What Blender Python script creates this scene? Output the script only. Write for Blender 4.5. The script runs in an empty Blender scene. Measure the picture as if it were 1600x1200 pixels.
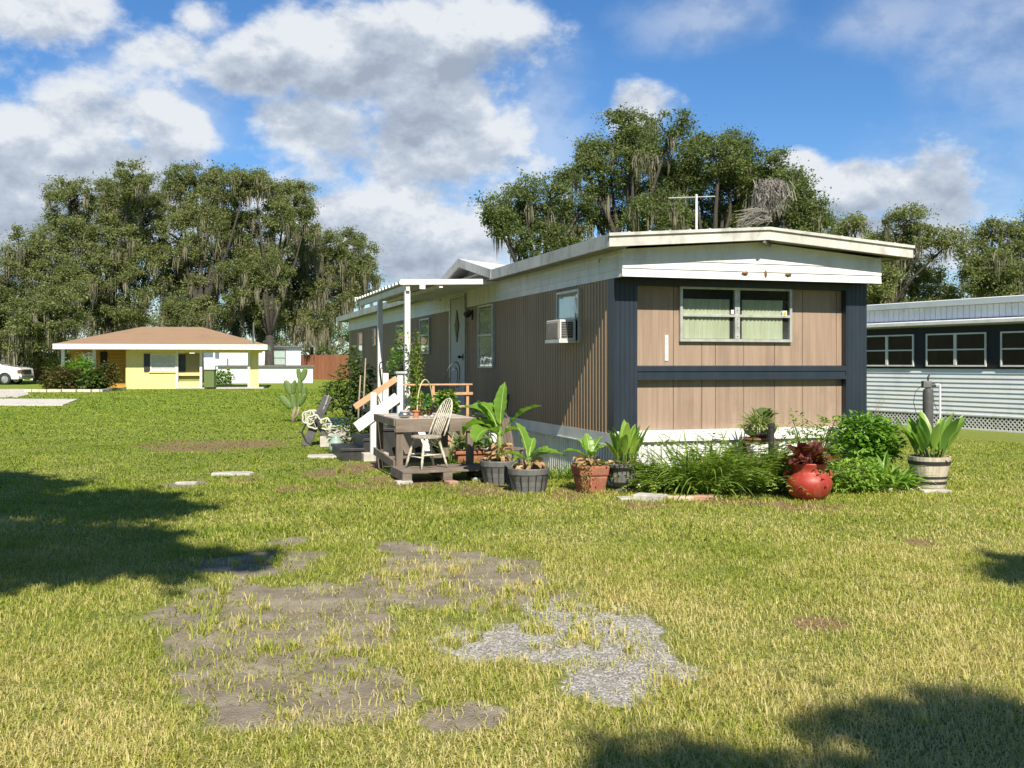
import bpy, math, random
import numpy as np
from mathutils import Vector, Matrix
sc = bpy.context.scene
R = math.radians
# ---------------------------------------------------------------- camera
cam = bpy.data.cameras.new('camera'); camo = bpy.data.objects.new('camera', cam)
sc.collection.objects.link(camo); sc.camera = camo
camo.location = (0, 0, 1.5); camo.rotation_euler = (R(90), 0, 0)
cam.lens = 36; cam.sensor_width = 36; cam.shift_y = -0.02; cam.clip_start = .05; cam.clip_end = 3000
# ---------------------------------------------------------------- light: afternoon sun behind the camera
SUN_DIR = Vector((.209, -.983, .95)).normalized()          # towards the sun
SUN_EL = math.asin(SUN_DIR.z); SUN_AZ = math.atan2(SUN_DIR.x, SUN_DIR.y)
sl = bpy.data.lights.new('sun', 'SUN'); sl.energy = 5.0; sl.angle = R(.5); sl.color = (1, .91, .77)
so = bpy.data.objects.new('sun', sl); sc.collection.objects.link(so)
so.rotation_euler = SUN_DIR.to_track_quat('Z', 'Y').to_euler(); so.location = SUN_DIR * 60
sc.view_settings.view_transform = 'Standard'; sc.view_settings.look = 'None'
sc.view_settings.exposure = 0.68; sc.view_settings.gamma = 1
# ---------------------------------------------------------------- sky with clouds
w = bpy.data.worlds.new('World'); sc.world = w; w.use_nodes = True
nt = w.node_tree; nt.nodes.clear()
def N(t, **k):
    n = nt.nodes.new(t)
    for a, b in k.items(): setattr(n, a, b)
    return n
def lk(a, b): nt.links.new(a, b)
def M(op, a, b=None, c=None, clamp=False):
    n = N('ShaderNodeMath', operation=op, use_clamp=clamp)
    for i, x in enumerate((a, b, c)):
        if x is None: continue
        if hasattr(x, 'is_linked') or isinstance(x, bpy.types.NodeSocket): lk(x, n.inputs[i])
        else: n.inputs[i].default_value = x
    return n.outputs[0]
def smooth(x, lo, hi, a=0., b=1.):
    n = N('ShaderNodeMapRange', interpolation_type='SMOOTHSTEP'); lk(x, n.inputs[0])
    for i, v in enumerate((lo, hi, a, b)): n.inputs[i + 1].default_value = v
    return n.outputs[0]
sky = N('ShaderNodeTexSky', sky_type='NISHITA', sun_disc=False)
sky.sun_elevation = SUN_EL; sky.sun_rotation = SUN_AZ; sky.air_density = 1.0; sky.dust_density = .2; sky.ozone_density = 2.0
hs = N('ShaderNodeHueSaturation'); hs.inputs['Saturation'].default_value = 1.15; hs.inputs['Value'].default_value = 1.0
tint = N('ShaderNodeVectorMath', operation='MULTIPLY'); tint.inputs[1].default_value = (.86, 1.0, 1.2); lk(sky.outputs[0], tint.inputs[0]); lk(tint.outputs[0], hs.inputs['Color'])
bg1 = N('ShaderNodeBackground'); bg1.inputs[1].default_value = .068; lk(hs.outputs[0], bg1.inputs[0])
tc = N('ShaderNodeTexCoord'); sep = N('ShaderNodeSeparateXYZ'); lk(tc.outputs['Generated'], sep.inputs[0])
az = M('ARCTAN2', sep.outputs[0], sep.outputs[1]); el = M('ARCSINE', sep.outputs[2])
pol = N('ShaderNodeCombineXYZ'); lk(az, pol.inputs[0]); lk(el, pol.inputs[1])
def noise(scale, detail, rough, off=(0, 0, 0), stretch=(1, 1, 1.5)):
    mp = N('ShaderNodeMapping'); lk(tc.outputs['Generated'], mp.inputs[0])
    mp.inputs['Location'].default_value = off; mp.inputs['Scale'].default_value = stretch
    n = N('ShaderNodeTexNoise'); lk(mp.outputs[0], n.inputs['Vector'])
    n.inputs['Scale'].default_value = scale; n.inputs['Detail'].default_value = detail; n.inputs['Roughness'].default_value = rough
    return n.outputs[0]
n1 = noise(9, 9, .58); n1b = noise(9, 9, .58, (.0, .0, .035)); n2 = noise(3.5, 5, .5, (3, 1, 2)); n3 = noise(22, 6, .6, (5, 5, 5))
def blobs(lst):
    out = None
    for (px, py, rx, ry) in lst:
        a = math.atan((px - 800) / 1600); e = math.atan((568 - py) / 1600 * math.cos(a))
        s = N('ShaderNodeVectorMath', operation='SUBTRACT'); lk(pol.outputs[0], s.inputs[0]); s.inputs[1].default_value = (a, e, 0)
        d = N('ShaderNodeVectorMath', operation='MULTIPLY'); lk(s.outputs[0], d.inputs[0]); d.inputs[1].default_value = (1600 / rx, 1600 / ry, 0)
        l = N('ShaderNodeVectorMath', operation='LENGTH'); lk(d.outputs[0], l.inputs[0])
        v = M('SUBTRACT', 1.0, l.outputs['Value'])
        out = v if out is None else M('SMOOTH_MAX', out, v, .15)
    return out
cl = blobs([(50, 15, 110, 75), (310, 30, 60, 50), (270, 75, 90, 50), (400, 110, 190, 80), (560, 110, 190, 120), (690, 110, 170, 170), (640, 220, 210, 130), (480, 190, 160, 70),
            (20, 240, 150, 120), (0, 380, 280, 170), (110, 200, 100, 80), (270, 215, 85, 80), (180, 300, 160, 110), (480, 360, 260, 110), (680, 370, 170, 140),
            (995, 165, 60, 38), (1250, 265, 50, 40), (1320, 300, 90, 45), (1470, 320, 105, 120), (1390, 385, 260, 60), (-400, 100, 400, 250), (2100, 300, 350, 150)])
far = smooth(M('ABSOLUTE', az), .75, 1.1)                       # outside the view clouds are thinned out to weaken the fill light
gen = M('MULTIPLY', M('MULTIPLY', M('SUBTRACT', n2, .62), 5.0), far)
core = M('MAXIMUM', cl, M('SUBTRACT', gen, M('MULTIPLY', M('SUBTRACT', 1., far), 3.)))
dens = M('ADD', core, M('MULTIPLY', M('SUBTRACT', n1, .5), 2.9))
alpha = smooth(dens, -.08, .5)
# faint veil patches on the right
thin = smooth(M('ADD', blobs([(1100, 30, 150, 60), (1370, 35, 120, 60), (1590, 60, 160, 170), (1480, 320, 170, 150), (850, 200, 100, 150), (250, 160, 200, 100)]), M('MULTIPLY', M('SUBTRACT', n1, .5), 1.5)), -.1, .9, 0, .42)
alpha = M('MAXIMUM', alpha, thin)
dark = blobs([(540, 235, 200, 75), (640, 190, 170, 90), (600, 75, 90, 45), (720, 130, 90, 60), (60, 350, 260, 100), (560, 400, 200, 60), (200, 270, 120, 45), (1480, 340, 170, 130), (1590, 60, 150, 120), (1340, 340, 90, 30), (420, 140, 160, 50)])
dk = smooth(M('ADD', dark, M('MULTIPLY', M('SUBTRACT', n3, .5), .5)), -.35, .65)
relief = M('ADD', M('MULTIPLY', M('SUBTRACT', n1, n1b), 2.8), M('MULTIPLY', M('SUBTRACT', noise(20, 8, .6), noise(20, 8, .6, (0, 0, .016))), 1.6))
lit = M('ADD', M('SUBTRACT', M('ADD', .86, M('MULTIPLY', M('SUBTRACT', n2, .5), .7)), M('MULTIPLY', M('MULTIPLY', dk, smooth(dens, .1, .7, .3, 1.)), .58)), relief, None, True)
cr = N('ShaderNodeValToRGB'); lk(lit, cr.inputs[0])
e = cr.color_ramp.elements; e[0].position = .0; e[0].color = (.38, .45, .56, 1); e[1].position = .95; e[1].color = (.84, .88, .93, 1)
m_ = cr.color_ramp.elements.new(.55); m_.color = (.58, .65, .76, 1)
bg2 = N('ShaderNodeBackground'); bg2.inputs[1].default_value = .60; lk(cr.outputs[0], bg2.inputs[0])
mx = N('ShaderNodeMixShader'); lk(alpha, mx.inputs[0]); lk(bg1.outputs[0], mx.inputs[1]); lk(bg2.outputs[0], mx.inputs[2])
wo = N('ShaderNodeOutputWorld'); lk(mx.outputs[0], wo.inputs[0])

# ================================================================ helpers
rnd = random.Random(7); rng = np.random.default_rng(7)
def link(o): sc.collection.objects.link(o); return o
class MB:
    def __init__(s): s.v = []; s.f = []; s.m = []; s.cur = 0
    def add(s, vs, fs):
        b = len(s.v); s.v += [tuple(x) for x in vs]; s.f += [tuple(b + i for i in f) for f in fs]; s.m += [s.cur] * len(fs); return s
    def mat(s, i): s.cur = i; return s
    def bx(s, x0, x1, y0, y1, z0, z1):
        return s.add([(x0, y0, z0), (x1, y0, z0), (x1, y1, z0), (x0, y1, z0), (x0, y0, z1), (x1, y0, z1), (x1, y1, z1), (x0, y1, z1)],
                     [(0, 3, 2, 1), (4, 5, 6, 7), (0, 1, 5, 4), (1, 2, 6, 5), (2, 3, 7, 6), (3, 0, 4, 7)])
    def bar(s, p, q, w, h, up=(0, 0, 1)):
        """rectangular bar from p to q, width w sideways, height h along up"""
        p = Vector(p); q = Vector(q); d = (q - p).normalized(); up = Vector(up)
        if abs(d.dot(up)) > .98: up = Vector((1, 0, 0))
        x = d.cross(up).normalized(); y = x.cross(d).normalized()
        vs = [c + x * a * w / 2 + y * b * h / 2 for c in (p, q) for a, b in ((-1, -1), (1, -1), (1, 1), (-1, 1))]
        return s.add(vs, [(0, 1, 2, 3), (7, 6, 5, 4), (0, 4, 5, 1), (1, 5, 6, 2), (2, 6, 7, 3), (3, 7, 4, 0)])
    def tube(s, pts, rad, n=8, closed=False):
        pts = [Vector(p) for p in pts]
        if not hasattr(rad, '__len__'): rad = [rad] * len(pts)
        L = len(pts); vs = []; prev = None
        for i, p in enumerate(pts):
            if closed: d = pts[(i + 1) % L] - pts[i - 1]
            else: d = pts[min(i + 1, L - 1)] - pts[max(i - 1, 0)]
            d.normalize()
            if prev is None:
                a = Vector((0, 0, 1)) if abs(d.z) < .9 else Vector((1, 0, 0)); x = d.cross(a).normalized()
            else: x = (prev - d * prev.dot(d)).normalized()
            prev = x; y = d.cross(x)
            for k in range(n):
                t = 2 * math.pi * k / n; vs.append(p + (x * math.cos(t) + y * math.sin(t)) * rad[i])
        fs = []
        for i in range(L if closed else L - 1):
            for k in range(n):
                a = i * n + k; b = i * n + (k + 1) % n; c = ((i + 1) % L) * n + (k + 1) % n; e_ = ((i + 1) % L) * n + k
                fs.append((a, b, c, e_))
        if not closed: fs += [tuple(reversed(range(n))), tuple((L - 1) * n + k for k in range(n))]
        return s.add(vs, fs)
    def lathe(s, prof, n=24, c=(0, 0, 0), cap=True):
        vs = [(c[0] + r * math.cos(2 * math.pi * k / n), c[1] + r * math.sin(2 * math.pi * k / n), c[2] + z) for r, z in prof for k in range(n)]
        fs = [(i * n + k, i * n + (k + 1) % n, (i + 1) * n + (k + 1) % n, (i + 1) * n + k) for i in range(len(prof) - 1) for k in range(n)]
        if cap: fs += [tuple(reversed(range(n)))]
        return s.add(vs, fs)
    def ball(s, c, r, n=10, m=6):
        rx, ry, rz = (r, r, r) if not hasattr(r, '__len__') else r
        vs = [(c[0], c[1], c[2] - rz)]
        for i in range(1, m):
            t = math.pi * i / m
            vs += [(c[0] + rx * math.sin(t) * math.cos(2 * math.pi * k / n), c[1] + ry * math.sin(t) * math.sin(2 * math.pi * k / n), c[2] - rz * math.cos(t)) for k in range(n)]
        vs.append((c[0], c[1], c[2] + rz)); e_ = len(vs) - 1
        fs = [(0, 1 + (k + 1) % n, 1 + k) for k in range(n)]
        for i in range(m - 2):
            fs += [(1 + i * n + k, 1 + i * n + (k + 1) % n, 1 + (i + 1) * n + (k + 1) % n, 1 + (i + 1) * n + k) for k in range(n)]
        fs += [(e_, 1 + (m - 2) * n + k, 1 + (m - 2) * n + (k + 1) % n) for k in range(n)]
        return s.add(vs, fs)
    def prism(s, poly, axis, a, b):
        """poly 2D extruded along axis ('x','y','z') from a to b"""
        def P(p, t): return {'x': (t, p[0], p[1]), 'y': (p[0], t, p[1]), 'z': (p[0], p[1], t)}[axis]
        n = len(poly)
        return s.add([P(p, a) for p in poly] + [P(p, b) for p in poly],
                     [tuple(reversed(range(n))), tuple(range(n, 2 * n))] + [(i, (i + 1) % n, n + (i + 1) % n, n + i) for i in range(n)])
    def sheet(s, rows, th=0.0):
        n = len(rows[0]); vs = [p for r in rows for p in r]
        return s.add(vs, [(i * n + j, i * n + j + 1, (i + 1) * n + j + 1, (i + 1) * n + j) for i in range(len(rows) - 1) for j in range(n - 1)])
    def leaf(s, base, a, e0, length, width, droop=.8, n=6, fold=.18, peak=.45, petiole=0., twist=0., wave=0., pr=.008, rib=0.):
        """one curved leaf; azimuth a, start elevation e0, bends down by droop along its length"""
        p = Vector(base); h = Vector((math.cos(a), math.sin(a), 0)); sd = Vector((-math.sin(a), math.cos(a), 0))
        if petiole > 0:
            d = h * math.cos(e0) + Vector((0, 0, 1)) * math.sin(e0); q = p + d * petiole
            s.tube([p, (p + q) / 2 + Vector((0, 0, -.01)), q], [pr, pr * .8, pr * .6], 5); p = q
        rows = []
        for i in range(n + 1):
            t = i / n; el_ = e0 - droop * t ** 1.3
            d = h * math.cos(el_) + Vector((0, 0, 1)) * math.sin(el_)
            up = Vector((0, 0, 1)) * math.cos(el_) - h * math.sin(el_)
            ww = width * .5 * (math.sin(math.pi * min(1, (t / peak) * .5 if t < peak else .5 + .5 * (t - peak) / (1 - peak)))) ** .8 + (.0008 if i < n else 0)
            tw = twist * t; s2 = sd * math.cos(tw) + up * math.sin(tw); u2 = up * math.cos(tw) - sd * math.sin(tw)
            wv = wave * (math.sin(t * 17 + a * 3) + .8 * math.sin(t * 41 + a)) * width; ww *= 1 + .9 * wave * math.sin(t * 53 + a * 5)
            rows.append((p - s2 * ww + u2 * (ww * fold * 2 + wv), p.copy(), p + s2 * ww + u2 * (ww * fold * 2 - wv)))
            p = p + d * (length / n)
        if rib: s.mat(1).tube([r[1] for r in rows[::2]], [rib * (1 - .8 * i / len(rows[::2])) for i in range(len(rows[::2]))], 5).mat(0)
        return s.sheet(rows)
    def build(s, name, mats, parent=None, loc=None, smooth_=False, bevel=0., rotz=None):
        me = bpy.data.meshes.new(name); me.from_pydata(s.v, [], s.f)
        if not isinstance(mats, (list, tuple)): mats = [mats]
        for m in mats: me.materials.append(m)
        me.polygons.foreach_set('material_index', s.m)
        if smooth_: me.polygons.foreach_set('use_smooth', [True] * len(s.f))
        me.update(); o = link(bpy.data.objects.new(name, me))
        if smooth_ is not False and smooth_ != 1:
            md = o.modifiers.new('es', 'EDGE_SPLIT'); md.split_angle = R(smooth_)
        if parent: o.parent = parent
        if loc is not None: o.location = loc
        if rotz is not None: o.rotation_euler = (0, 0, rotz)
        if bevel:
            md = o.modifiers.new('bevel', 'BEVEL'); md.width = bevel; md.segments = 2; md.limit_method = 'ANGLE'
        return o
def npmesh(name, V, F, m, parent=None, loc=None):
    """V (n,3); F list of (k, array of faces (m,k))"""
    me = bpy.data.meshes.new(name); me.vertices.add(len(V)); me.vertices.foreach_set('co', np.ascontiguousarray(V, dtype=np.float32).ravel())
    tot = sum(f.size for f in F); cnt = sum(len(f) for f in F)
    me.loops.add(tot); me.polygons.add(cnt)
    me.loops.foreach_set('vertex_index', np.concatenate([f.ravel() for f in F]).astype(np.int32))
    st = []; o0 = 0
    for f in F: k = f.shape[1]; st.append(o0 + np.arange(len(f)) * k); o0 += f.size
    me.polygons.foreach_set('loop_start', np.concatenate(st).astype(np.int32))
    me.materials.append(m); me.update(calc_edges=True)
    o = link(bpy.data.objects.new(name, me))
    if parent: o.parent = parent
    if loc is not None: o.location = loc
    return o
def props(o, label=None, cat=None, group=None, kind=None):
    if label: o['label'] = label
    if cat: o['category'] = cat
    if group: o['group'] = group
    if kind: o['kind'] = kind
    return o
def thing(name, label, cat, loc=(0, 0, 0), rotz=0., group=None):
    o = link(bpy.data.objects.new(name, None)); o.location = loc; o.rotation_euler = (0, 0, rotz); o.empty_display_size = .1
    return props(o, label, cat, group)
def copy_thing(root, label, loc, rotz=None, scale=1.):
    r = link(root.copy()); r.location = loc; r['label'] = label; r.scale = (scale,) * 3
    if rotz is not None: r.rotation_euler = (0, 0, rotz)
    for ch in root.children:
        c = link(ch.copy()); c.parent = r
        for g in ch.children:
            d = link(g.copy()); d.parent = c
    return r
# ---------------------------------------------------------------- frame of the mobile home
n_ = math.hypot(510, 1600); D1 = (-510 / n_, 1600 / n_); D2 = (1600 / n_, 510 / n_); A0 = (1.2245, 12.245); ROT = math.atan2(D2[1], D2[0])
def Lc(u, v, z=0.): return (A0[0] + u * D2[0] + v * D1[0], A0[1] + u * D2[1] + v * D1[1], z)
def at(px, py, Y): return ((px - 800) / 1600 * Y, Y, 1.5 - (py - 568) / 1600 * Y)
def gp(px, py): Y = 2400 / (py - 568); return ((px - 800) / 1600 * Y, Y, 0.)

# ================================================================ materials
def newmat(name):
    m = bpy.data.materials.new(name); m.use_nodes = True; t = m.node_tree; t.nodes.clear()
    return m, t
def mk(name, col, col2=None, rough=.7, scale=6., detail=5., stretch=(1, 1, 1), bump=0., bscale=None, metal=0., spec=.5, contrast=(.35, .65), dirt=None, dscale=1.3, damt=.5, bstretch=None, coat=0., island=0.):
    """principled paint / wood / metal with noise between two colours, a dirt layer and a bump"""
    m, t = newmat(name); n = t.nodes.new; l = t.links.new
    out = n('ShaderNodeOutputMaterial'); p = n('ShaderNodeBsdfPrincipled'); l(p.outputs[0], out.inputs[0])
    tc_ = n('ShaderNodeTexCoord'); mp = n('ShaderNodeMapping'); mp.inputs['Scale'].default_value = stretch; l(tc_.outputs['Object'], mp.inputs[0])
    nz = n('ShaderNodeTexNoise'); nz.inputs['Scale'].default_value = scale; nz.inputs['Detail'].default_value = detail; nz.inputs['Roughness'].default_value = .6; l(mp.outputs[0], nz.inputs['Vector'])
    mr = n('ShaderNodeMapRange'); l(nz.outputs[0], mr.inputs[0]); mr.inputs[1].default_value = contrast[0]; mr.inputs[2].default_value = contrast[1]
    mixc = n('ShaderNodeMix'); mixc.data_type = 'RGBA'; l(mr.outputs[0], mixc.inputs[0])
    mixc.inputs[6].default_value = (*col, 1); mixc.inputs[7].default_value = (*(col2 or [c * .8 for c in col]), 1)
    c = mixc.outputs[2]
    if island:
        g = n('ShaderNodeNewGeometry'); mi = n('ShaderNodeMapRange'); l(g.outputs['Random Per Island'], mi.inputs[0]); mi.inputs[3].default_value = 1 - island; mi.inputs[4].default_value = 1 + island
        vm = n('ShaderNodeVectorMath'); vm.operation = 'SCALE'; l(c, vm.inputs[0]); l(mi.outputs[0], vm.inputs['Scale']); c = vm.outputs[0]
    if dirt:
        nd = n('ShaderNodeTexNoise'); nd.inputs['Scale'].default_value = dscale; nd.inputs['Detail'].default_value = 8; nd.inputs['Roughness'].default_value = .65
        mp2 = n('ShaderNodeMapping'); mp2.inputs['Scale'].default_value = (1, 1, .5); l(tc_.outputs['Object'], mp2.inputs[0]); l(mp2.outputs[0], nd.inputs['Vector'])
        md = n('ShaderNodeMapRange'); l(nd.outputs[0], md.inputs[0]); md.inputs[1].default_value = .5; md.inputs[2].default_value = .72; md.inputs[4].default_value = damt
        mx2 = n('ShaderNodeMix'); mx2.data_type = 'RGBA'; l(md.outputs[0], mx2.inputs[0]); l(c, mx2.inputs[6]); mx2.inputs[7].default_value = (*dirt, 1); c = mx2.outputs[2]
    l(c, p.inputs['Base Color'])
    p.inputs['Roughness'].default_value = rough; p.inputs['Metallic'].default_value = metal; p.inputs['Specular IOR Level'].default_value = spec
    if coat: p.inputs['Coat Weight'].default_value = coat
    if bump:
        nb = n('ShaderNodeTexNoise'); nb.inputs['Scale'].default_value = bscale or scale * 3; nb.inputs['Detail'].default_value = 6
        mp3 = n('ShaderNodeMapping'); mp3.inputs['Scale'].default_value = bstretch or stretch; l(tc_.outputs['Object'], mp3.inputs[0]); l(mp3.outputs[0], nb.inputs['Vector'])
        b = n('ShaderNodeBump'); b.inputs['Strength'].default_value = bump; b.inputs['Distance'].default_value = .01; l(nb.outputs[0], b.inputs['Height']); l(b.outputs[0], p.inputs['Normal'])
    return m
def leafm(name, cols, transl=.35, rough=.5, spec=.35, nscale=.0, tcol=1.6):
    """leaf: colours picked per leaf, partly translucent"""
    m, t = newmat(name); n = t.nodes.new; l = t.links.new
    out = n('ShaderNodeOutputMaterial'); p = n('ShaderNodeBsdfPrincipled'); tr = n('ShaderNodeBsdfTranslucent'); mix = n('ShaderNodeMixShader'); mix.inputs[0].default_value = transl
    g = n('ShaderNodeNewGeometry'); cr_ = n('ShaderNodeValToRGB'); f = g.outputs['Random Per Island']
    if nscale:
        nz = n('ShaderNodeTexNoise'); nz.inputs['Scale'].default_value = nscale; nz.inputs['Detail'].default_value = 3; l(g.outputs['Position'], nz.inputs['Vector'])
        a = n('ShaderNodeMapRange'); l(nz.outputs[0], a.inputs[0]); a.inputs[1].default_value = .3; a.inputs[2].default_value = .7; a.inputs[3].default_value = -.35; a.inputs[4].default_value = .35
        ad = n('ShaderNodeMath'); ad.operation = 'ADD'; l(f, ad.inputs[0]); l(a.outputs[0], ad.inputs[1]); f = ad.outputs[0]
    l(f, cr_.inputs[0]); e_ = cr_.color_ramp.elements
    for i, c in enumerate(cols):
        x = i / max(1, len(cols) - 1)
        if i == 0: e_[0].position = 0; e_[0].color = (*c, 1)
        elif i == len(cols) - 1: e_[-1].position = 1; e_[-1].color = (*c, 1)
        else: k = e_.new(x); k.color = (*c, 1)
    l(cr_.outputs[0], p.inputs['Base Color']); p.inputs['Roughness'].default_value = rough; p.inputs['Specular IOR Level'].default_value = spec
    vm = n('ShaderNodeVectorMath'); vm.operation = 'MULTIPLY'; l(cr_.outputs[0], vm.inputs[0]); vm.inputs[1].default_value = (tcol * 1.1, tcol * 1.15, tcol * .6); l(vm.outputs[0], tr.inputs[0])
    l(p.outputs[0], mix.inputs[1]); l(tr.outputs[0], mix.inputs[2]); l(mix.outputs[0], out.inputs[0])
    return m
def glassm(name, tint=(.97, 1, .98), refl=.03):
    m, t = newmat(name); n = t.nodes.new; l = t.links.new
    out = n('ShaderNodeOutputMaterial'); a = n('ShaderNodeBsdfTransparent'); a.inputs[0].default_value = (*tint, 1)
    g = n('ShaderNodeBsdfGlossy'); g.inputs['Roughness'].default_value = .02; fr = n('ShaderNodeLayerWeight'); fr.inputs[0].default_value = .5; pw = n('ShaderNodeMath'); pw.operation = 'POWER'; l(fr.outputs['Facing'], pw.inputs[0]); pw.inputs[1].default_value = 3.5
    ad = n('ShaderNodeMath'); ad.operation = 'ADD'; l(pw.outputs[0], ad.inputs[0]); ad.inputs[1].default_value = refl; ad.use_clamp = True
    nz = n('ShaderNodeTexNoise'); nz.inputs['Scale'].default_value = 3.; b = n('ShaderNodeBump'); b.inputs['Strength'].default_value = .08; b.inputs['Distance'].default_value = .02
    l(nz.outputs[0], b.inputs['Height']); l(b.outputs[0], g.inputs['Normal'])
    mx_ = n('ShaderNodeMixShader'); l(ad.outputs[0], mx_.inputs[0]); l(a.outputs[0], mx_.inputs[1]); l(g.outputs[0], mx_.inputs[2]); l(mx_.outputs[0], out.inputs[0])
    return m
m_brown = mk('taupe_metal_siding', (.30, .205, .125), (.245, .167, .10), .5, 2.5, 6, (1, 1, .12), bump=.05, dirt=(.12, .09, .065), damt=.35)
m_tan = mk('tan_painted_panel', (.335, .245, .18), (.25, .18, .13), .55, 24, 8, (1, 1, .035), bump=.15, dirt=(.17, .125, .09), dscale=2.2, damt=.55)
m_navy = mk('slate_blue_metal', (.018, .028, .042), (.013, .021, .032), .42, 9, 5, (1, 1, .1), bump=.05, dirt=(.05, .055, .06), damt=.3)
m_white = mk('white_painted_metal', (.74, .75, .74), (.64, .65, .64), .45, 3, 6, (1, 1, .3), dirt=(.40, .39, .35), dscale=4, damt=.5)
m_cream = mk('weathered_cream_metal', (.62, .61, .56), (.46, .45, .41), .5, 2.2, 8, (1, .6, .8), dirt=(.22, .21, .18), dscale=5, damt=.75)
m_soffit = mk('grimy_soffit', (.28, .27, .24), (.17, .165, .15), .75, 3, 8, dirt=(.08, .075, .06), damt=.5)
m_frame = mk('dull_aluminium', (.52, .53, .50), (.40, .41, .39), .45, 12, 5, metal=.35, dirt=(.22, .21, .19), dscale=7, damt=.5)
m_glass = glassm('window_glass'); m_dglass = glassm('dark_glass', (.55, .6, .58), .18)
m_curtain = mk('sage_curtain', (.42, .43, .33), (.34, .35, .26), .9, 14, 3, (1, 1, .1))
m_wcurtain = mk('white_curtain', (.6, .6, .56), (.45, .45, .42), .9, 14, 3, (1, 1, .2))
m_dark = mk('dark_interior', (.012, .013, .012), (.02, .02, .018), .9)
m_black = mk('black_plastic', (.02, .021, .022), (.03, .03, .03), .5, bump=.1, dirt=(.08, .075, .06), dscale=6, damt=.4)
m_door = mk('chalky_door_paint', (.44, .45, .43), (.38, .39, .38), .55, 4, 6, (1, 1, .3), dirt=(.25, .24, .22), damt=.35)
m_post = mk('white_painted_timber', (.76, .75, .72), (.66, .65, .61), .6, 8, 6, (1, 1, .15), bump=.12, dirt=(.38, .34, .28), dscale=6, damt=.5)
m_rawwood = mk('raw_pine', (.56, .35, .20), (.44, .26, .14), .7, 10, 6, (1, 1, .12), bump=.15)
m_oldwood = mk('weathered_grey_timber', (.20, .165, .13), (.115, .09, .07), .85, 7, 8, (.25, 1.4, 1.4), bump=.5, bscale=30, dirt=(.30, .27, .23), dscale=4, damt=.5)
m_oldwoodv = mk('weathered_grey_timber_upright', (.19, .155, .12), (.105, .082, .063), .85, 7, 8, (1.4, 1.4, .25), bump=.5, bscale=30, dirt=(.30, .27, .23), dscale=4, damt=.5)
m_chair = mk('flaking_white_chair_paint', (.64, .62, .52), (.40, .37, .28), .7, 22, 7, bump=.4, dirt=(.22, .19, .13), dscale=12, damt=.7)
m_concrete = mk('pale_concrete', (.50, .48, .43), (.38, .36, .32), .9, 9, 8, bump=.4, dirt=(.22, .20, .16), dscale=5, damt=.6)
m_terra = mk('terracotta', (.36, .13, .075), (.25, .085, .05), .8, 9, 7, bump=.2, dirt=(.14, .10, .06), dscale=7, damt=.7)
m_redpot = mk('red_glazed_clay', (.34, .035, .022), (.26, .028, .018), .5, 5, 6, bump=.15, dirt=(.34, .13, .075), dscale=14, damt=.7)
m_greypot = mk('grey_plastic_pot', (.13, .135, .13), (.085, .088, .086), .6, 9, 7, (1, 1, .3), bump=.2, dirt=(.24, .23, .21), dscale=6, damt=.6)
m_soil = mk('potting_soil', (.045, .03, .02), (.09, .065, .045), .95, 30, 8, bump=.8)
m_stem = mk('green_stem', (.16, .22, .05), (.10, .15, .03), .6, 20, 4)
m_bark = mk('oak_bark', (.055, .046, .036), (.03, .025, .02), .9, 9, 8, (1, 1, .3), bump=.8)
m_twig = mk('bare_twig', (.32, .27, .2), (.22, .18, .13), .8, 12, 5)
m_deadleaf = leafm('dry_leaf', [(.30, .18, .09), (.46, .32, .19), (.20, .12, .06)], .15, .8)
m_banana = leafm('banana_leaf', [(.07, .19, .025), (.14, .29, .035), (.26, .40, .05)], .38, .38, .5, tcol=1.5)
m_ginger = leafm('ginger_leaf', [(.16, .28, .05), (.24, .38, .06), (.34, .44, .08)], .35, .4, .5)
m_barrelleaf = leafm('canna_leaf', [(.12, .25, .05), (.19, .33, .06), (.26, .40, .07)], .35, .4, .5)
m_fern = leafm('sword_fern_leaf', [(.09, .17, .028), (.16, .26, .04), (.30, .38, .08)], .4, .5, nscale=3)
m_bush = leafm('bright_shrub_leaf', [(.08, .19, .02), (.13, .27, .03), (.19, .34, .04)], .35, .45)
m_stripe = leafm('variegated_leaf', [(.38, .42, .20), (.20, .28, .08), (.46, .48, .26), (.16, .24, .07)], .3, .5)
m_caladium = leafm('maroon_leaf', [(.16, .028, .03), (.10, .03, .025), (.24, .05, .045), (.10, .10, .035)], .3, .5, tcol=1.2)
m_darkshrub = leafm('dark_shrub_leaf', [(.045, .085, .02), (.085, .14, .03), (.13, .18, .045)], .3, .5)
m_croton = leafm('reddish_shrub_leaf', [(.05, .08, .02), (.09, .10, .03), (.16, .09, .04), (.07, .12, .025)], .3, .5)
m_oak = leafm('oak_leaf', [(.10, .125, .04), (.16, .19, .07), (.24, .26, .11)], .38, .55, nscale=.35)
m_oak2 = leafm('bright_oak_leaf', [(.07, .10, .028), (.12, .155, .046), (.19, .225, .085)], .36, .55, nscale=.35)
m_under = leafm('undergrowth_leaf', [(.05, .10, .018), (.10, .17, .03), (.15, .22, .04)], .3, .55, nscale=.5)
m_moss = leafm('hanging_moss', [(.20, .19, .13), (.30, .28, .20), (.13, .13, .085)], .3, .9, .1, tcol=1.1)
m_gmoss = leafm('grey_dead_moss', [(.28, .25, .22), (.36, .33, .29), (.20, .18, .16)], .15, .9, .1, tcol=1.)
m_cactus = mk('prickly_pear_pad', (.12, .19, .045), (.08, .13, .03), .6, 30, 4, bump=.3)
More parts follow.
